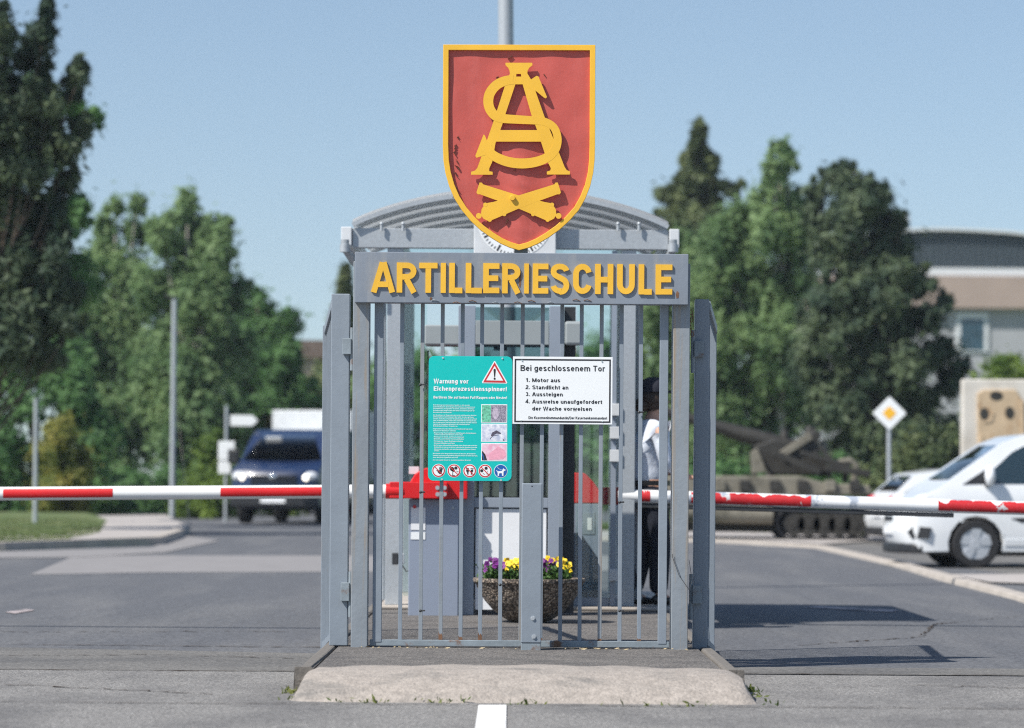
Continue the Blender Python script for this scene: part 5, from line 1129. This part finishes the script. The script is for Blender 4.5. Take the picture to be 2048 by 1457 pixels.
# blue van with white box body
c3 = G(547,1049); YAW3 = math.radians(-100)
def wf3(x, z):
    w_ = .98
    if z > 1.15: w_ -= (z-1.15)*.21
    return w_-.03*max(0, x-1.9)
out3 = [(-2.75,.42)]+[(x-1.75, z+.02) for x, z in arch(0,.42,.42)]+[(.9,.42)]+[(x+1.5-.0, z+.02) for x, z in arch(0,.42,.42)]+[(2.35,.34),(2.52,.42),(2.56,.75),(2.52,1.02),(2.40,1.16),(2.05,1.27),(1.78,1.34),(1.12,1.93),(.85,2.04),(.1,2.07),(-1.5,2.08),(-2.7,2.05),(-2.82,1.2),(-2.82,.5)]
loc3 = Vector((c3.x+.43, c3.y+2.4, c3.z))
va = thing('delivery_van', 'dark blue panel van with headlights on, driving towards the left barrier', 'van', tuple(loc3), rz=YAW3)
bm_obj(extrude_body(out3, wf3, (-2,-1,0.3,.7,1.5,1.9,2.2,2.4), (.6,.8,1.0,1.15,1.34,1.6,1.9)), 'body', M['blue_car'], va, .06)
M['van_glass'] = glassmat('van_windscreen', (.06,.085,.10), -.03, .05)
cross_patch('windscreen', (1.78,1.37),(1.10,1.955), .88, .78, M['van_glass'], va, .012, .05)
m = MB(); m.box(-2.5,2.2,-.5,.5,.30,.7); m.build('chassis', M['cardark'], va, local=True)
for s_ in (1, -1):
    wheel(va, 1.5, s_*.86, .35, s_, .23); wheel(va, -1.75, s_*.86, .35, s_, .23)
    side_patch('side_window', [(.35,1.30),(1.55,1.36),(1.10,1.80),(.35,1.84)], wf3, M['darkglass'], va, s_)
    m = MB(); m.ball((2.33,s_*.78,1.02), .16, .18, .12, 14, 10); m.build('headlight', M['headlamp'], va, local=True, smooth=True)
    m = MB(); m.box(1.42,1.60,s_*1.02-.02 if s_ > 0 else -1.26,s_*1.02+.02 if s_ < 0 else 1.26,1.30,1.62); mr_ = m.build('mirror', M['cardark'], va, local=True, bevel=.04)
    m = MB(); m.ball((2.44,s_*.70,1.0), .07, .07, .07, 12, 8); e_ = bpy.data.materials.get('lit_lamp')
    if e_ is None:
        e_ = bpy.data.materials.new('lit_lamp'); e_.use_nodes = True; b_ = e_.node_tree.nodes['Principled BSDF']; b_.inputs['Emission Color'].default_value = (1,.9,.75,1); b_.inputs['Emission Strength'].default_value = 2.2; b_.inputs['Base Color'].default_value = (.8,.8,.8,1)
    m.build('bulb', e_, va, local=True, smooth=True)
m = MB(); m.box(2.47,2.575,-.96,.96,.36,.80); m.build('bumper', M['cardark'], va, local=True, bevel=.05)
m = MB()
for k in range(4): m.box(2.50,2.56,-.5,.5,.86+k*.055,.885+k*.055)
m.build('grille', M['cardark'], va, local=True)
m = MB(); m.ball((2.56,0,1.02), .03, .085, .07, 14, 8); m.build('badge', M['chrome'], va, local=True, smooth=True)
m = MB(); m.box(2.58,2.595,-.26,.28,.46,.58); m.build('number_plate', M['white'], va, local=True)
m = MB(); 
for yy in (-.42,.42): m.box(.15,.7,yy-.25,yy+.25,.9,1.15); m.box(.1,.22,yy-.25,yy+.25,1.15,1.75)
m.build('seats', M['cardark'], va, local=True, bevel=.03)
m = MB(); m.box(1.3,1.75,-.85,.85,1.1,1.26); m.build('dashboard', M['cardark'], va, local=True, bevel=.03)
for s_ in (1,-1):
    side_patch('door_seam', [(.28,.5),(.295,.5),(.295,1.95),(.28,1.95)], wf3, M['cardark'], va, s_, .003); side_patch('rub_strip', [(-2.7,.78),(2.2,.78),(2.2,.86),(-2.7,.86)], wf3, M['cardark'], va, s_, .01)
m = MB(); m.box(1.05,1.2,-.5,-.15,1.86,1.90); m.build('sun_visor', M['white_dirty'], va, local=True)
dTr = 97; tr_ = thing('box_truck', 'white box truck standing behind the dark blue van', 'truck', (X(640,dTr), dTr-D0, .07), rz=R(-101))
bxc = -.0
m = MB(); m.box(-3.4,1.0,-1.12,1.12,.95,2.86); m.build('box_body', M['white_dirty'], tr_, local=True, bevel=.03)
m = MB(); m.box(1.15,2.7,-1.0,1.0,.45,2.1); m.box(2.0,2.72,-.9,.9,1.2,1.9); m.build('cab', M['white_car'], tr_, local=True, bevel=.12)
m = MB(); m.box(2.705,2.73,-.85,.85,1.25,1.85); m.build('windscreen', M['darkglass'], tr_, local=True)
m = MB(); m.box(-3.3,2.6,-.45,.45,.5,.8); m.build('chassis', M['cardark'], tr_, local=True)
for s_ in (1,-1):
    wheel(tr_, 1.9, s_*.92, .40, s_, .25); wheel(tr_, -2.2, s_*.92, .40, s_, .25)
# driver behind the windscreen
dr = thing('person', 'driver in light shirt behind the windscreen of the blue van', 'person', tuple(loc3), rz=YAW3)
V = []; E = []; Rd = []; dy = .42
p0 = chain(V, E, Rd, [(.45,dy,1.12),(.42,dy,1.35),(.45,dy,1.52)], [(.15,.12),(.16,.12),(.13,.10)]); nk = chain(V, E, Rd, [(.47,dy,1.60),(.50,dy,1.68),(.50,dy,1.76)], [.05,.08,.075], p0)
for s_ in (1,-1):
    wi = chain(V, E, Rd, [(.45,dy+s_*.18,1.48),(.62,dy+s_*.24,1.28),(.88,dy+s_*.20,1.34)], [.055,.045,.032], p0); hand(V, E, Rd, V[wi], wi, (1,0,.2), (0,0,1))
skin('body', M['skin'], dr, V, E, Rd)
V = []; E = []; Rd = []; p0 = chain(V, E, Rd, [(.45,dy,1.10),(.42,dy,1.35),(.45,dy,1.53)], [(.17,.14),(.18,.14),(.15,.12)])
for s_ in (1,-1): chain(V, E, Rd, [(.45,dy+s_*.19,1.48),(.60,dy+s_*.25,1.30)], [.075,.06], p0)
skin('shirt', M['shirt'], dr, V, E, Rd)
m = MB(); m.ball((.47,dy,1.76), .095, .09, .09, 14, 10); m.build('hair', M['hair'], dr, local=True, smooth=True)
# ================================================================== TRACKED GUN
M['olive'] = mat('sand_olive_paint', (.185,.17,.135), .75, .15, 3, c2=(.075,.07,.05), thr=(.48,.62), c2scale=1.6)
M['gunmetal'] = mat('dark_bronze_paint', (.028,.026,.022), .6, .3, 5)
dG = 62; yG = dG-D0
gn = thing('artillery_gun', 'tracked military gun on display with raised barrel and sand coloured hull', 'gun', (X(1560,dG), yG, g(yG)))
def GB(name, x0, x1, py0, py1, ya_, yb_, mt, bv=.03):
    m = MB(); m.box(X(x0,dG), X(x1,dG), yG+ya_, yG+yb_, Z(py1,dG,x0), Z(py0,dG,x0)); return m.build(name, M[mt], gn, bevel=bv)
m = MB(); m.prism([(X(1330,dG),Z(950,dG)),(X(1600,dG),Z(948,dG)),(X(1650,dG),Z(962,dG)),(X(1740,dG),Z(966,dG)),(X(1745,dG),Z(985,dG)),(X(1620,dG),Z(990,dG)),(X(1600,dG),Z(1002,dG)),(X(1335,dG),Z(1004,dG))], yG, yG+2.0); m.build('hull', M['olive'], gn, bevel=.04)
m = MB(); m.tube([W(1370,1026,dG), W(1545,1030,dG)], .17, 16); m.build('fuel_drum', M['olive'], gn, smooth=True)
m = MB(); m.box(X(1350,dG), X(1600,dG), yG+.4, yG+1.8, g(yG)+.15, Z(1000,dG)); m.build('chassis', M['gunmetal'], gn)
for s_ in (0, 1):
    ys = yG+s_*1.6; xa_, xb_ = X(1555,dG), X(1745,dG); zc_t = g(yG)+.33; rt = .30
    pts = [(xa_+rt+rt*math.cos(a), zc_t+rt*math.sin(a)) for a in [math.pi/2+math.pi*k/10 for k in range(11)]]+[(xb_-rt+rt*math.cos(a), zc_t+rt*math.sin(a)) for a in [-math.pi/2+math.pi*k/10 for k in range(11)]]
    m = MB(); m.stroke(pts, .07, ys, ys+.38, closed=True); m.build('track', M['rubber'], gn)
    for k in range(5):
        xx = xa_+rt+(xb_-xa_-2*rt)*k/4; m = MB(); m.prism([(xx+.21*math.cos(a), zc_t-.03+.21*math.sin(a)) for a in [2*math.pi*q/20 for q in range(20)]], ys+.05, ys+.33); m.prism([(xx+.08*math.cos(a), zc_t-.03+.08*math.sin(a)) for a in [2*math.pi*q/12 for q in range(12)]], ys+.03, ys+.35); m.build('road_wheel', M['gunmetal'], gn, bevel=.01)
P = lambda px, py, dy_=1.0: W(px, py, dG+dy_)
m = MB(); m.tube([P(1250,800), P(1430,852), P(1470,865), P(1590,898)], [.085,.10,.14,.17], 16); m.build('barrel', M['gunmetal'], gn, smooth=True)
m = MB(); m.bar(P(1560,912,.7), P(1622,872,.7), .16, .14); m.build('recoil_cylinder', M['olive'], gn, bevel=.02)
m = MB(); m.prism([(P(x,y).x, P(x,y).z) for x, y in [(1505,892),(1545,880),(1600,880),(1625,862),(1640,866),(1632,900),(1650,925),(1655,952),(1540,950),(1522,925)]], yG+.7, yG+1.35); m.build('cradle', M['gunmetal'], gn, bevel=.03)
m = MB(); m.prism([(P(x,y).x, P(x,y).z) for x, y in [(1498,905),(1510,898),(1528,945),(1500,948)]], yG+.3, yG+.7); m.build('shield_plate', M['olive'], gn, bevel=.01)
for x0_, y0_, x1_, y1_, dy_, th_ in ((1600,905,1700,935,.5,.10),(1650,935,1740,948,.4,.12),(1640,895,1668,930,.5,.09),(1520,900,1508,955,.4,.08),(1545,905,1640,945,.35,.12),(1690,930,1690,965,.6,.10),(1575,880,1570,860,.9,.05),(1610,875,1632,858,.9,.06),(1716,950,1742,944,.4,.07)):
    m = MB(); m.bar(P(x0_,y0_,dy_), P(x1_,y1_,dy_), th_, th_); m.build('strut', M['gunmetal'], gn, bevel=.01)
for x_ in (1440,1490,1550,1605,1660,1710):
    m = MB(); q_ = P(x_,972,-.03); m.box(q_.x-.10, q_.x+.10, q_.y-.05, q_.y+.02, q_.z-.10, q_.z+.10); m.build('stowage_box', M['gunmetal'] if x_%20 else M['olive'], gn, bevel=.02)
m = MB(); m.tube([P(1655,955), P(1668,925), P(1700,922), P(1712,930), P(1708,962)], .06, 8); m.build('handrail', M['olive'], gn, smooth=True)
for x_, y_ in ((1568,868),(1618,860),(1645,890),(1612,930),(1540,945)):
    m = MB(); m.tube([P(x_,y_+14), P(x_+2,y_-8)], [.10,.06], 10); m.build('fitting', M['gunmetal'] if x_ != 1645 else M['olive'], gn, smooth=True)
# ================================================================== DISPLAY WALL
dWl = 64; yW = dWl-D0; gz = g(yW)
wl = thing('display_wall', 'pale concrete slab with a tan relief panel and three dark holes', 'wall', (X(1990,dWl), yW, gz))
M['wallc'] = mat('pale_concrete', (.58,.55,.50), .85, .08, 2, c2=(.42,.38,.32), thr=(.5,.75), c2scale=1.2)
M['tan'] = mat('tan_relief', (.50,.38,.25), .85, .12, 4, c2=(.28,.15,.06), thr=(.55,.68), c2scale=2.5, stretch=(2,1,1))
m = MB(); m.box(X(1924,dWl), X(2400,dWl), yW, yW+.35, gz-.05, Z(759,dWl,1990)); m.build('slab', M['wallc'], wl, bevel=.03)
m = MB(); m.prism([(X(x,dWl),Z(y,dWl,x)) for x, y in [(1952,788),(1965,780),(2030,780),(2041,800),(2046,900),(2046,925),(2010,930),(1955,930)]], yW-.06, yW+.01); m.build('relief_panel', M['tan'], wl, bevel=.02)
for x, y, rx, ry in ((1990,792,13,9),(1966,828,9,12),(2017,826,9,12)):
    m = MB(); m.prism([(X(x,dWl)+rx*dWl/F*math.cos(a), Z(y,dWl,x)+ry*dWl/F*math.sin(a)) for a in [2*math.pi*k/20 for k in range(20)]], yW-.07, yW-.02); m.build('hole', M['gunmetal'], wl)
m = MB(); m.stroke([(X(x,dWl),Z(y,dWl,x)) for x, y in [(1966,845),(1980,842),(1984,826)]], .04, yW-.075, yW-.02); m.stroke([(X(x,dWl),Z(y,dWl,x)) for x, y in [(1962,870),(1960,925)]], .05, yW-.075, yW-.02); m.stroke([(X(x,dWl),Z(y,dWl,x)) for x, y in [(2042,800),(2046,920)]], .05, yW-.078, yW-.02); m.build('relief_line', M['tan'], wl)
# ================================================================== BUILDING
dB = 200; yB = dB-D0
bu = thing('building', 'flat wide building with curved roof, grey cladding band and tan fascia', 'building', (X(2100,dB), yB, .07))
M['clad'] = mat('corrugated_cladding', (.040,.056,.070), .6, .08, 2); M['fascia'] = mat('tan_fascia', (.36,.28,.24), .8, .05, 1); M['bwall'] = mat('grey_render', (.34,.35,.37), .8, .05, 1)
bxl = X(1640,dB); bxr = X(2900,dB)
m = MB(); m.box(bxl, bxr, yB, yB+18, -.5, Z(616,dB,1900)); m.build('wall', M['bwall'], bu)
m = MB(); m.box(bxl-.1, bxr, yB-.6, yB+18, Z(617,dB,1900), Z(553,dB,1900)); m.build('fascia', M['fascia'], bu)
m = MB(); m.box(bxl-.1, bxr, yB-.3, yB+17, Z(552,dB,1900), Z(537,dB,1900)); m.build('band', M['white_dirty'], bu)
cpts = [(1640,478),(1800,460),(1880,457),(1980,461),(2048,467),(2300,500),(2900,540)]
pts = [(X(x,dB),Z(y+7,dB,x)) for x, y in catmull(cpts, 6)]
m = MB(); m.prism([(bxl,Z(536,dB,1900))]+pts+[(bxr,Z(536,dB,1900))], yB-.1, yB+16)
for k in range(90):
    x = bxl+.25+k*.40
    if x > pts[-1][0]: break
    zz = next((a_[1]+(b_[1]-a_[1])*(x-a_[0])/(b_[0]-a_[0]) for a_, b_ in zip(pts, pts[1:]) if a_[0] <= x <= b_[0]), pts[0][1])
    m.box(x-.07, x+.07, yB-.16, yB-.1, Z(536,dB,1900)+.02, zz-.02)
m.build('gable', M['clad'], bu)
m = MB(); m.stroke([(x, z+.12) for x, z in pts], .16, yB-.5, yB+16.4); m.build('roof', M['white_dirty'], bu)
wx0, wx1 = X(1912,dB,660), X(1976,dB,660); wz0, wz1 = Z(704,dB,1940), Z(626,dB,1940)
for k in range(-3, 4):
    o_ = k*6.0
    if wx0+o_ < bxl or wx1+o_ > bxr: continue
    m = MB(); m.box(wx0+o_, wx1+o_, yB-.12, yB-.002, wz0, wz1); wfr = m.build('window', M['white_dirty'], bu)
    m = MB(); m.box(wx0+o_+.25, wx1+o_-.25, yB-.14, yB-.10, wz0+.1, wz1-.35); m.build('pane', mat('window_glass', (.03,.07,.10), .1, .4, 1), wfr)
m = MB(); m.tube([W(1813,462,dB+6), W(1813,432,dB+6)], .22, 12); m.build('vent', M['white_dirty'], bu, smooth=True)
# low white house glimpsed far left of the gate is not needed; small roof by the trees behind the leaf
dH = 180; hs = thing('house', 'distant house roof edge between the trees left of the gate', 'house', (X(600,dH), dH-D0, .07))
x0, x1 = X(560,dH), X(690,dH); yH = dH-D0
m = MB(); m.box(x0, x1, yH, yH+6, -.2, Z(715,dH,600)); m.build('wall', M['fascia'], hs)
m = MB(); m.prism([(x0-.3,Z(716,dH,600)),(x0+.6,Z(681,dH,600)),(x1-.5,Z(681,dH,600)),(x1+.3,Z(716,dH,600))], yH-.4, yH+6.4); m.build('roof', mat('brown_roof_tiles', (.13,.095,.08), .85, .15, 3), hs)
# ================================================================== TREES
L1 = leafmat('birch_leaves', (.11,.20,.085), (.27,.385,.17), .48)
L2 = leafmat('deciduous_leaves', (.07,.165,.055), (.18,.33,.12), .45)
L3 = leafmat('pine_needles', (.034,.066,.042), (.11,.15,.075), .22, .8)
L4 = leafmat('spruce_needles', (.05,.08,.035), (.14,.17,.065), .2, .8)
L5 = leafmat('shrub_leaves', (.09,.16,.03), (.22,.31,.06), .4)
L6 = leafmat('pale_shrub_leaves', (.13,.16,.07), (.33,.36,.18), .4)
L7 = leafmat('yellow_green_leaves', (.12,.17,.035), (.34,.30,.07), .4, .9)
L8 = leafmat('far_leaves', (.05,.085,.04), (.12,.165,.075), .3)
def cone_blobs(px, top, bot, hw, n, rng, pw=1.0, jag=.35):
    B = []
    for k in range(n):
        t = (k+.5)/n; y = top+(bot-top)*t; w_ = hw*t**pw*(1+jag*(rng.random()-.5)); r_ = max(5, (bot-top)/n*1.1)
        B.append((px, y, max(w_*.5, 4), r_))
        for s_ in (-1, 1): B.append((px+s_*w_*(.55+.3*rng.random()), y+r_*(.3*rng.random()), max(w_*.3, 4), r_*.7))
    return B
rr1 = random.Random(3)
# pine at the left edge: dark upright plumes on rising branches
pineb = []
for (x, y, rx, ry) in [(100,45,16,34),(78,80,22,34),(50,110,24,30),(20,95,20,34),(165,150,16,26),(140,185,20,28),(110,210,24,26),(60,200,30,34),(20,190,26,40),(85,150,18,24),(30,270,45,36),(90,270,34,30),(160,255,20,24),(140,300,26,28),(60,330,50,36),(120,365,22,24),(140,360,14,26),(10,360,36,44),(40,420,56,40),(105,420,30,30),(60,480,60,40),(118,500,20,26),(20,540,52,44),(85,555,46,38),(40,620,60,40),(105,640,40,36),(20,690,56,44),(80,710,40,30),(-40,450,70,90),(-30,250,50,80),(-40,640,70,90),(-20,120,40,60),(-5,40,26,34),(130,590,30,26),(150,650,24,20)]:
    pineb.append((x, y, rx, ry))
tree('pine_tree', 'tall dark pine with ragged upswept branches at the left edge', 'tree', 62, -20, (-10, -60), pineb, L3, 64000, .052, 11, trw=.09, elong=1.9, upbias=-.5, clump=.31, depth=.8, sub=40)
tree('lime_tree', 'mid green leafy tree showing light sprays among the dark pine branches', 'tree', 70, -50, (20, 200), [(70,190,30,30),(60,240,40,34),(140,215,34,22),(190,240,20,16),(20,300,34,34),(100,330,34,26),(150,410,20,26),(90,520,40,40),(150,560,44,44),(60,600,50,44),(120,470,34,30),(20,480,40,40),(170,440,12,24)], L2, 22000, .07, 12, trw=.045, clump=.33, sub=30)
tree('birch_tree', 'grey green birch directly behind the street lamp', 'tree', 104, 372, (375, 450), [(372,400,26,20),(365,440,40,34),(420,455,36,30),(330,480,40,36),(440,520,40,44),(380,530,56,50),(320,580,50,50),(420,610,60,56),(350,670,64,56),(440,700,60,54),(380,760,66,56),(310,800,50,60),(430,830,60,60),(360,880,60,60),(470,900,40,44),(400,950,56,40),(480,590,30,36),(455,470,20,26)], L1, 62000, .088, 13, bark='birchbark', trw=.15, elong=1.5, upbias=.7, clump=.33, sub=34)
tree('birch_tree', 'pale birch with forked thin top left of the street lamp', 'tree', 110, 235, (230, 470), [(225,410,20,22),(275,415,18,20),(215,460,30,34),(265,465,28,34),(200,520,30,40),(250,540,48,44),(180,600,40,46),(240,630,56,50),(200,700,60,56),(270,720,54,54),(160,760,44,50),(230,810,60,56),(290,860,50,50),(180,900,40,44),(240,940,60,40),(300,600,34,44),(170,690,44,60)], L1, 52000, .088, 14, bark='birchbark', trw=.13, elong=1.5, upbias=.7, clump=.33, sub=32)
tree('maple_tree', 'rounded darker tree sloping down behind the blue van', 'tree', 118, 520, (515, 610), [(500,620,36,34),(550,650,38,36),(520,700,56,48),(570,720,30,34),(480,740,50,50),(560,780,56,50),(510,820,60,50),(600,800,40,44),(470,860,44,50),(540,890,60,44),(480,950,50,44),(450,640,34,40),(440,560,24,30),(470,600,30,30)], L2, 44000, .10, 15, trw=.16, clump=.31, sub=32)
tree('dark_tree', 'dark bushy tree filling the gap under the left pine', 'tree', 92, 70, (80, 690), [(20,730,60,40),(90,760,60,40),(30,900,36,60),(150,820,50,60),(100,930,60,50),(200,960,44,40),(10,960,50,44),(120,710,60,40),(60,820,40,40),(-60,800,60,140),(190,870,40,50),(60,1000,70,34)], L2, 34000, .085, 16, trw=.12, clump=.33, sub=32)
tree('yellow_shrub', 'yellow green shrub behind the bare post on the left verge', 'shrub', 86, 130, (130, 850), [(110,860,26,34),(140,880,30,36),(105,920,30,36),(150,940,34,40),(120,980,40,36),(160,1010,36,24),(100,1010,34,24)], L7, 14000, .06, 17, trw=.05, clump=.33)
tree('green_shrub', 'bright green shrub at the foot of the street lamp', 'shrub', 84, 400, None, [(385,1000,26,28),(420,1005,28,30),(400,1025,36,18),(365,1020,22,20),(440,1020,20,20)], L5, 9000, .05, 18, clump=.35)
tree('green_shrub', 'light green shrub behind the white arrow sign pole', 'shrub', 90, 430, (430, 880), [(420,900,26,34),(440,940,30,34),(410,970,30,34),(470,960,34,34),(560,1010,50,26),(480,1010,40,26)], L5, 14000, .06, 19, trw=.04, clump=.35)
tree('flowering_shrub', 'pale cream flowering shrub above the white box of the van', 'shrub', 122, 610, (610, 770), [(590,795,34,26),(625,780,36,26),(600,830,44,34),(650,810,34,40),(620,870,50,44),(570,850,30,30),(650,900,50,60)], L6, 20000, .085, 20, trw=.06, clump=.32)
tree('spruce_tree', 'narrow young spruce just left of the gate leaf', 'tree', 128, 690, (688, 545), cone_blobs(690, 548, 900, 70, 12, rr1, .8), L4, 20000, .10, 21, trw=.12, elong=1.6, upbias=-.1, clump=.29)
tree('dark_shrub', 'dark shrub row end between the maple and the spruce', 'shrub', 112, 600, None, [(600,930,50,50),(660,950,50,50),(560,960,50,40),(640,1000,60,40),(700,980,60,44),(730,900,50,60),(760,820,50,60)], L2, 20000, .09, 22)
for i, (px, lab) in enumerate(((300,'dark undergrowth between the two birch trunks'),(205,'dark undergrowth right of the yellow green shrub'),(20,'dark undergrowth at the left edge below the barrier boom'))):
    tree('undergrowth', lab, 'shrub', 96+i, px, None, [(px-40,985,44,34),(px+30,980,44,38),(px,1015,60,24),(px+60,1010,40,24),(px-60,1010,40,24)], L2, 9000, .07, 30+i, group='undergrowth below the left trees')
# behind the booth
tree('hedge_tree', 'green tree seen through the glass of the booth on the left', 'tree', 118, 860, (860, 720), [(800,760,50,44),(860,740,60,44),(930,760,56,44),(820,840,60,60),(900,840,60,60),(800,930,60,50),(880,930,60,60),(950,900,50,60),(980,800,40,50),(870,1000,80,30),(780,1010,60,30),(960,1000,60,30)], L2, 26000, .11, 23)
tree('hedge_tree', 'green tree seen through the glass of the booth on the right', 'tree', 116, 1150, (1150, 640), [(1060,790,50,44),(1120,760,60,54),(1180,730,56,54),(1090,860,60,60),(1170,830,60,60),(1060,930,60,50),(1140,940,60,60),(1200,900,50,60),(1100,1005,80,30),(1190,1010,60,30),(1020,1000,50,30),(1030,880,40,50)], L2, 26000, .11, 24)
# right side
tree('spruce_tree', 'tall pointed spruce rising above the right end of the booth roof', 'tree', 135, 1398, (1396, 245), cone_blobs(1395, 262, 640, 150, 14, rr1, .8, .6), L4, 46000, .10, 25, trw=.16, elong=1.7, upbias=-.15, clump=.27, sub=30)
tree('birch_tree', 'light green birch with a loose feathery top behind the tracked gun', 'tree', 106, 1560, (1560, 350), [(1560,300,24,18),(1575,330,18,18),(1545,345,26,22),(1560,385,40,30),(1520,410,40,30),(1590,420,44,34),(1480,450,50,40),(1540,470,60,46),(1600,490,50,46),(1440,520,60,50),(1510,560,66,54),(1580,590,60,54),(1420,620,56,60),(1490,660,66,60),(1570,690,66,60),(1430,740,60,60),(1520,780,70,60),(1600,800,50,54),(1450,850,60,54),(1540,870,60,54),(1480,930,70,40),(1580,930,60,40)], L1, 80000, .085, 26, bark='birchbark', trw=.15, elong=1.4, upbias=.5, clump=.32, sub=34)
tree('birch_tree', 'light green birch close behind the right gate leaf', 'tree', 110, 1370, (1370, 500), [(1370,500,44,36),(1330,560,50,44),(1390,590,60,54),(1310,650,50,54),(1370,690,60,60),(1420,760,50,60),(1330,780,60,60),(1380,860,60,60),(1300,880,50,60),(1420,920,50,50),(1340,960,60,50),(1270,780,50,60),(1260,900,50,70),(1280,1000,60,34),(1370,1010,70,30)], L1, 52000, .09, 27, bark='birchbark', trw=.14, elong=1.4, upbias=.5, clump=.32, sub=32)
dp = [(1640,680,50,50),(1645,760,46,50),(1770,480,50,34),(1720,420,46,34),(1800,560,44,36),(1735,600,60,50),(1700,340,16,16),(1665,350,18,18),(1750,375,20,20),(1640,385,26,24),(1700,385,34,28),(1765,400,22,22),(1640,440,30,28),(1700,450,44,34),(1770,450,36,28),(1800,445,12,18),(1660,510,40,36),(1730,520,50,40),(1800,510,26,22),(1690,590,50,44),(1770,590,54,40),(1840,580,26,24),(1700,670,56,48),(1790,660,60,44),(1860,640,34,26),(1890,610,14,20),(1720,740,56,46),(1810,740,60,46),(1880,710,34,30),(1740,820,60,50),(1830,810,60,46),(1900,770,32,30),(1760,900,60,50),(1850,880,56,46),(1680,830,44,50),(1700,930,60,44),(1920,740,20,20),(1650,620,34,40)]
tree('pine_tree', 'broad dark pine behind the diamond road sign', 'tree', 96, 1750, (1710, 340), dp, L3, 90000, .068, 28, trw=.18, elong=1.8, upbias=-.35, clump=.29, depth=.9, sub=36)
tree('dark_shrub', 'dark brownish shrub between the road sign pole and the display wall', 'shrub', 84, 1880, None, [(1840,920,44,40),(1900,900,30,44),(1870,960,56,40),(1800,950,50,40),(1920,950,40,44),(1760,980,60,34),(1860,1000,80,30)], L4, 16000, .06, 29, elong=1.4)
tree('dark_shrub', 'low dark hedge behind the tracked gun', 'shrub', 88, 1560, None, [(1440,970,60,40),(1540,975,60,40),(1640,960,60,44),(1720,985,60,34),(1480,1005,80,26),(1620,1005,80,26),(1360,990,60,34)], L2, 16000, .07, 33)
tree('green_shrub', 'bright green shrub above the display wall at the right edge', 'shrub', 90, 2000, None, [(1985,735,24,18),(2020,725,26,20),(2050,740,30,24),(2000,760,40,20),(2060,780,60,50),(1990,820,50,60),(2010,900,80,60)], L5, 12000, .06, 34)
# ------------------------------------------------------------------ grass blades on the verges
rng = np.random.default_rng(77)
def blades(name, poly_px, n, dz, size, label):
    P = []
    xs = [p[0] for p in poly_px]; ys = [p[1] for p in poly_px]
    while len(P) < n:
        x = random.uniform(min(xs), max(xs)); y = random.uniform(min(ys), max(ys)); ins = False; j = len(poly_px)-1
        for i in range(len(poly_px)):
            (xi, yi), (xj, yj) = poly_px[i], poly_px[j]
            if (yi > y) != (yj > y) and x < (xj-xi)*(y-yi)/(yj-yi)+xi: ins = not ins
            j = i
        if ins: q = G(x, y, dz); P.append((q.x, q.y, q.z+size*.6))
    tag(cards(name, np.array(P), size, WG2, rng, None, elong=1.5, upbias=-1.2), label, 'grass', kind='stuff')
WG2 = leafmat('grass_blades', (.06,.11,.02), (.17,.20,.07), .3, 1.5)
blades('grass', [(-150,1099),(0,1085),(120,1082),(198,1066),(211,1052),(170,1037),(-150,1034)], 14000, .115, .014, 'short grass on the raised left verge')
blades('grass', [(1150,1049),(1430,1057),(1745,1061),(1745,1071),(1430,1063),(1150,1061)], 8000, .04, .02, 'thin grass strip in front of the tracked gun')

# ------------------------------------------------------------------ thin summer haze
hm = bpy.data.materials.new('haze'); hm.use_nodes = True; t_ = hm.node_tree; t_.nodes.remove(t_.nodes['Principled BSDF']); pv = t_.nodes.new('ShaderNodeVolumePrincipled')
pv.inputs['Color'].default_value = (.80,.89,1,1); pv.inputs['Density'].default_value = .0003; pv.inputs['Anisotropy'].default_value = .2; t_.links.new(pv.outputs[0], t_.nodes['Material Output'].inputs['Volume'])
m = MB(); m.box(-410, 410, -70, 710, -1.6, 45); hz = m.build('haze', hm); tag(hz, kind='stuff'); hz['label'] = 'thin pale summer haze over the whole place'; hz['category'] = 'haze'
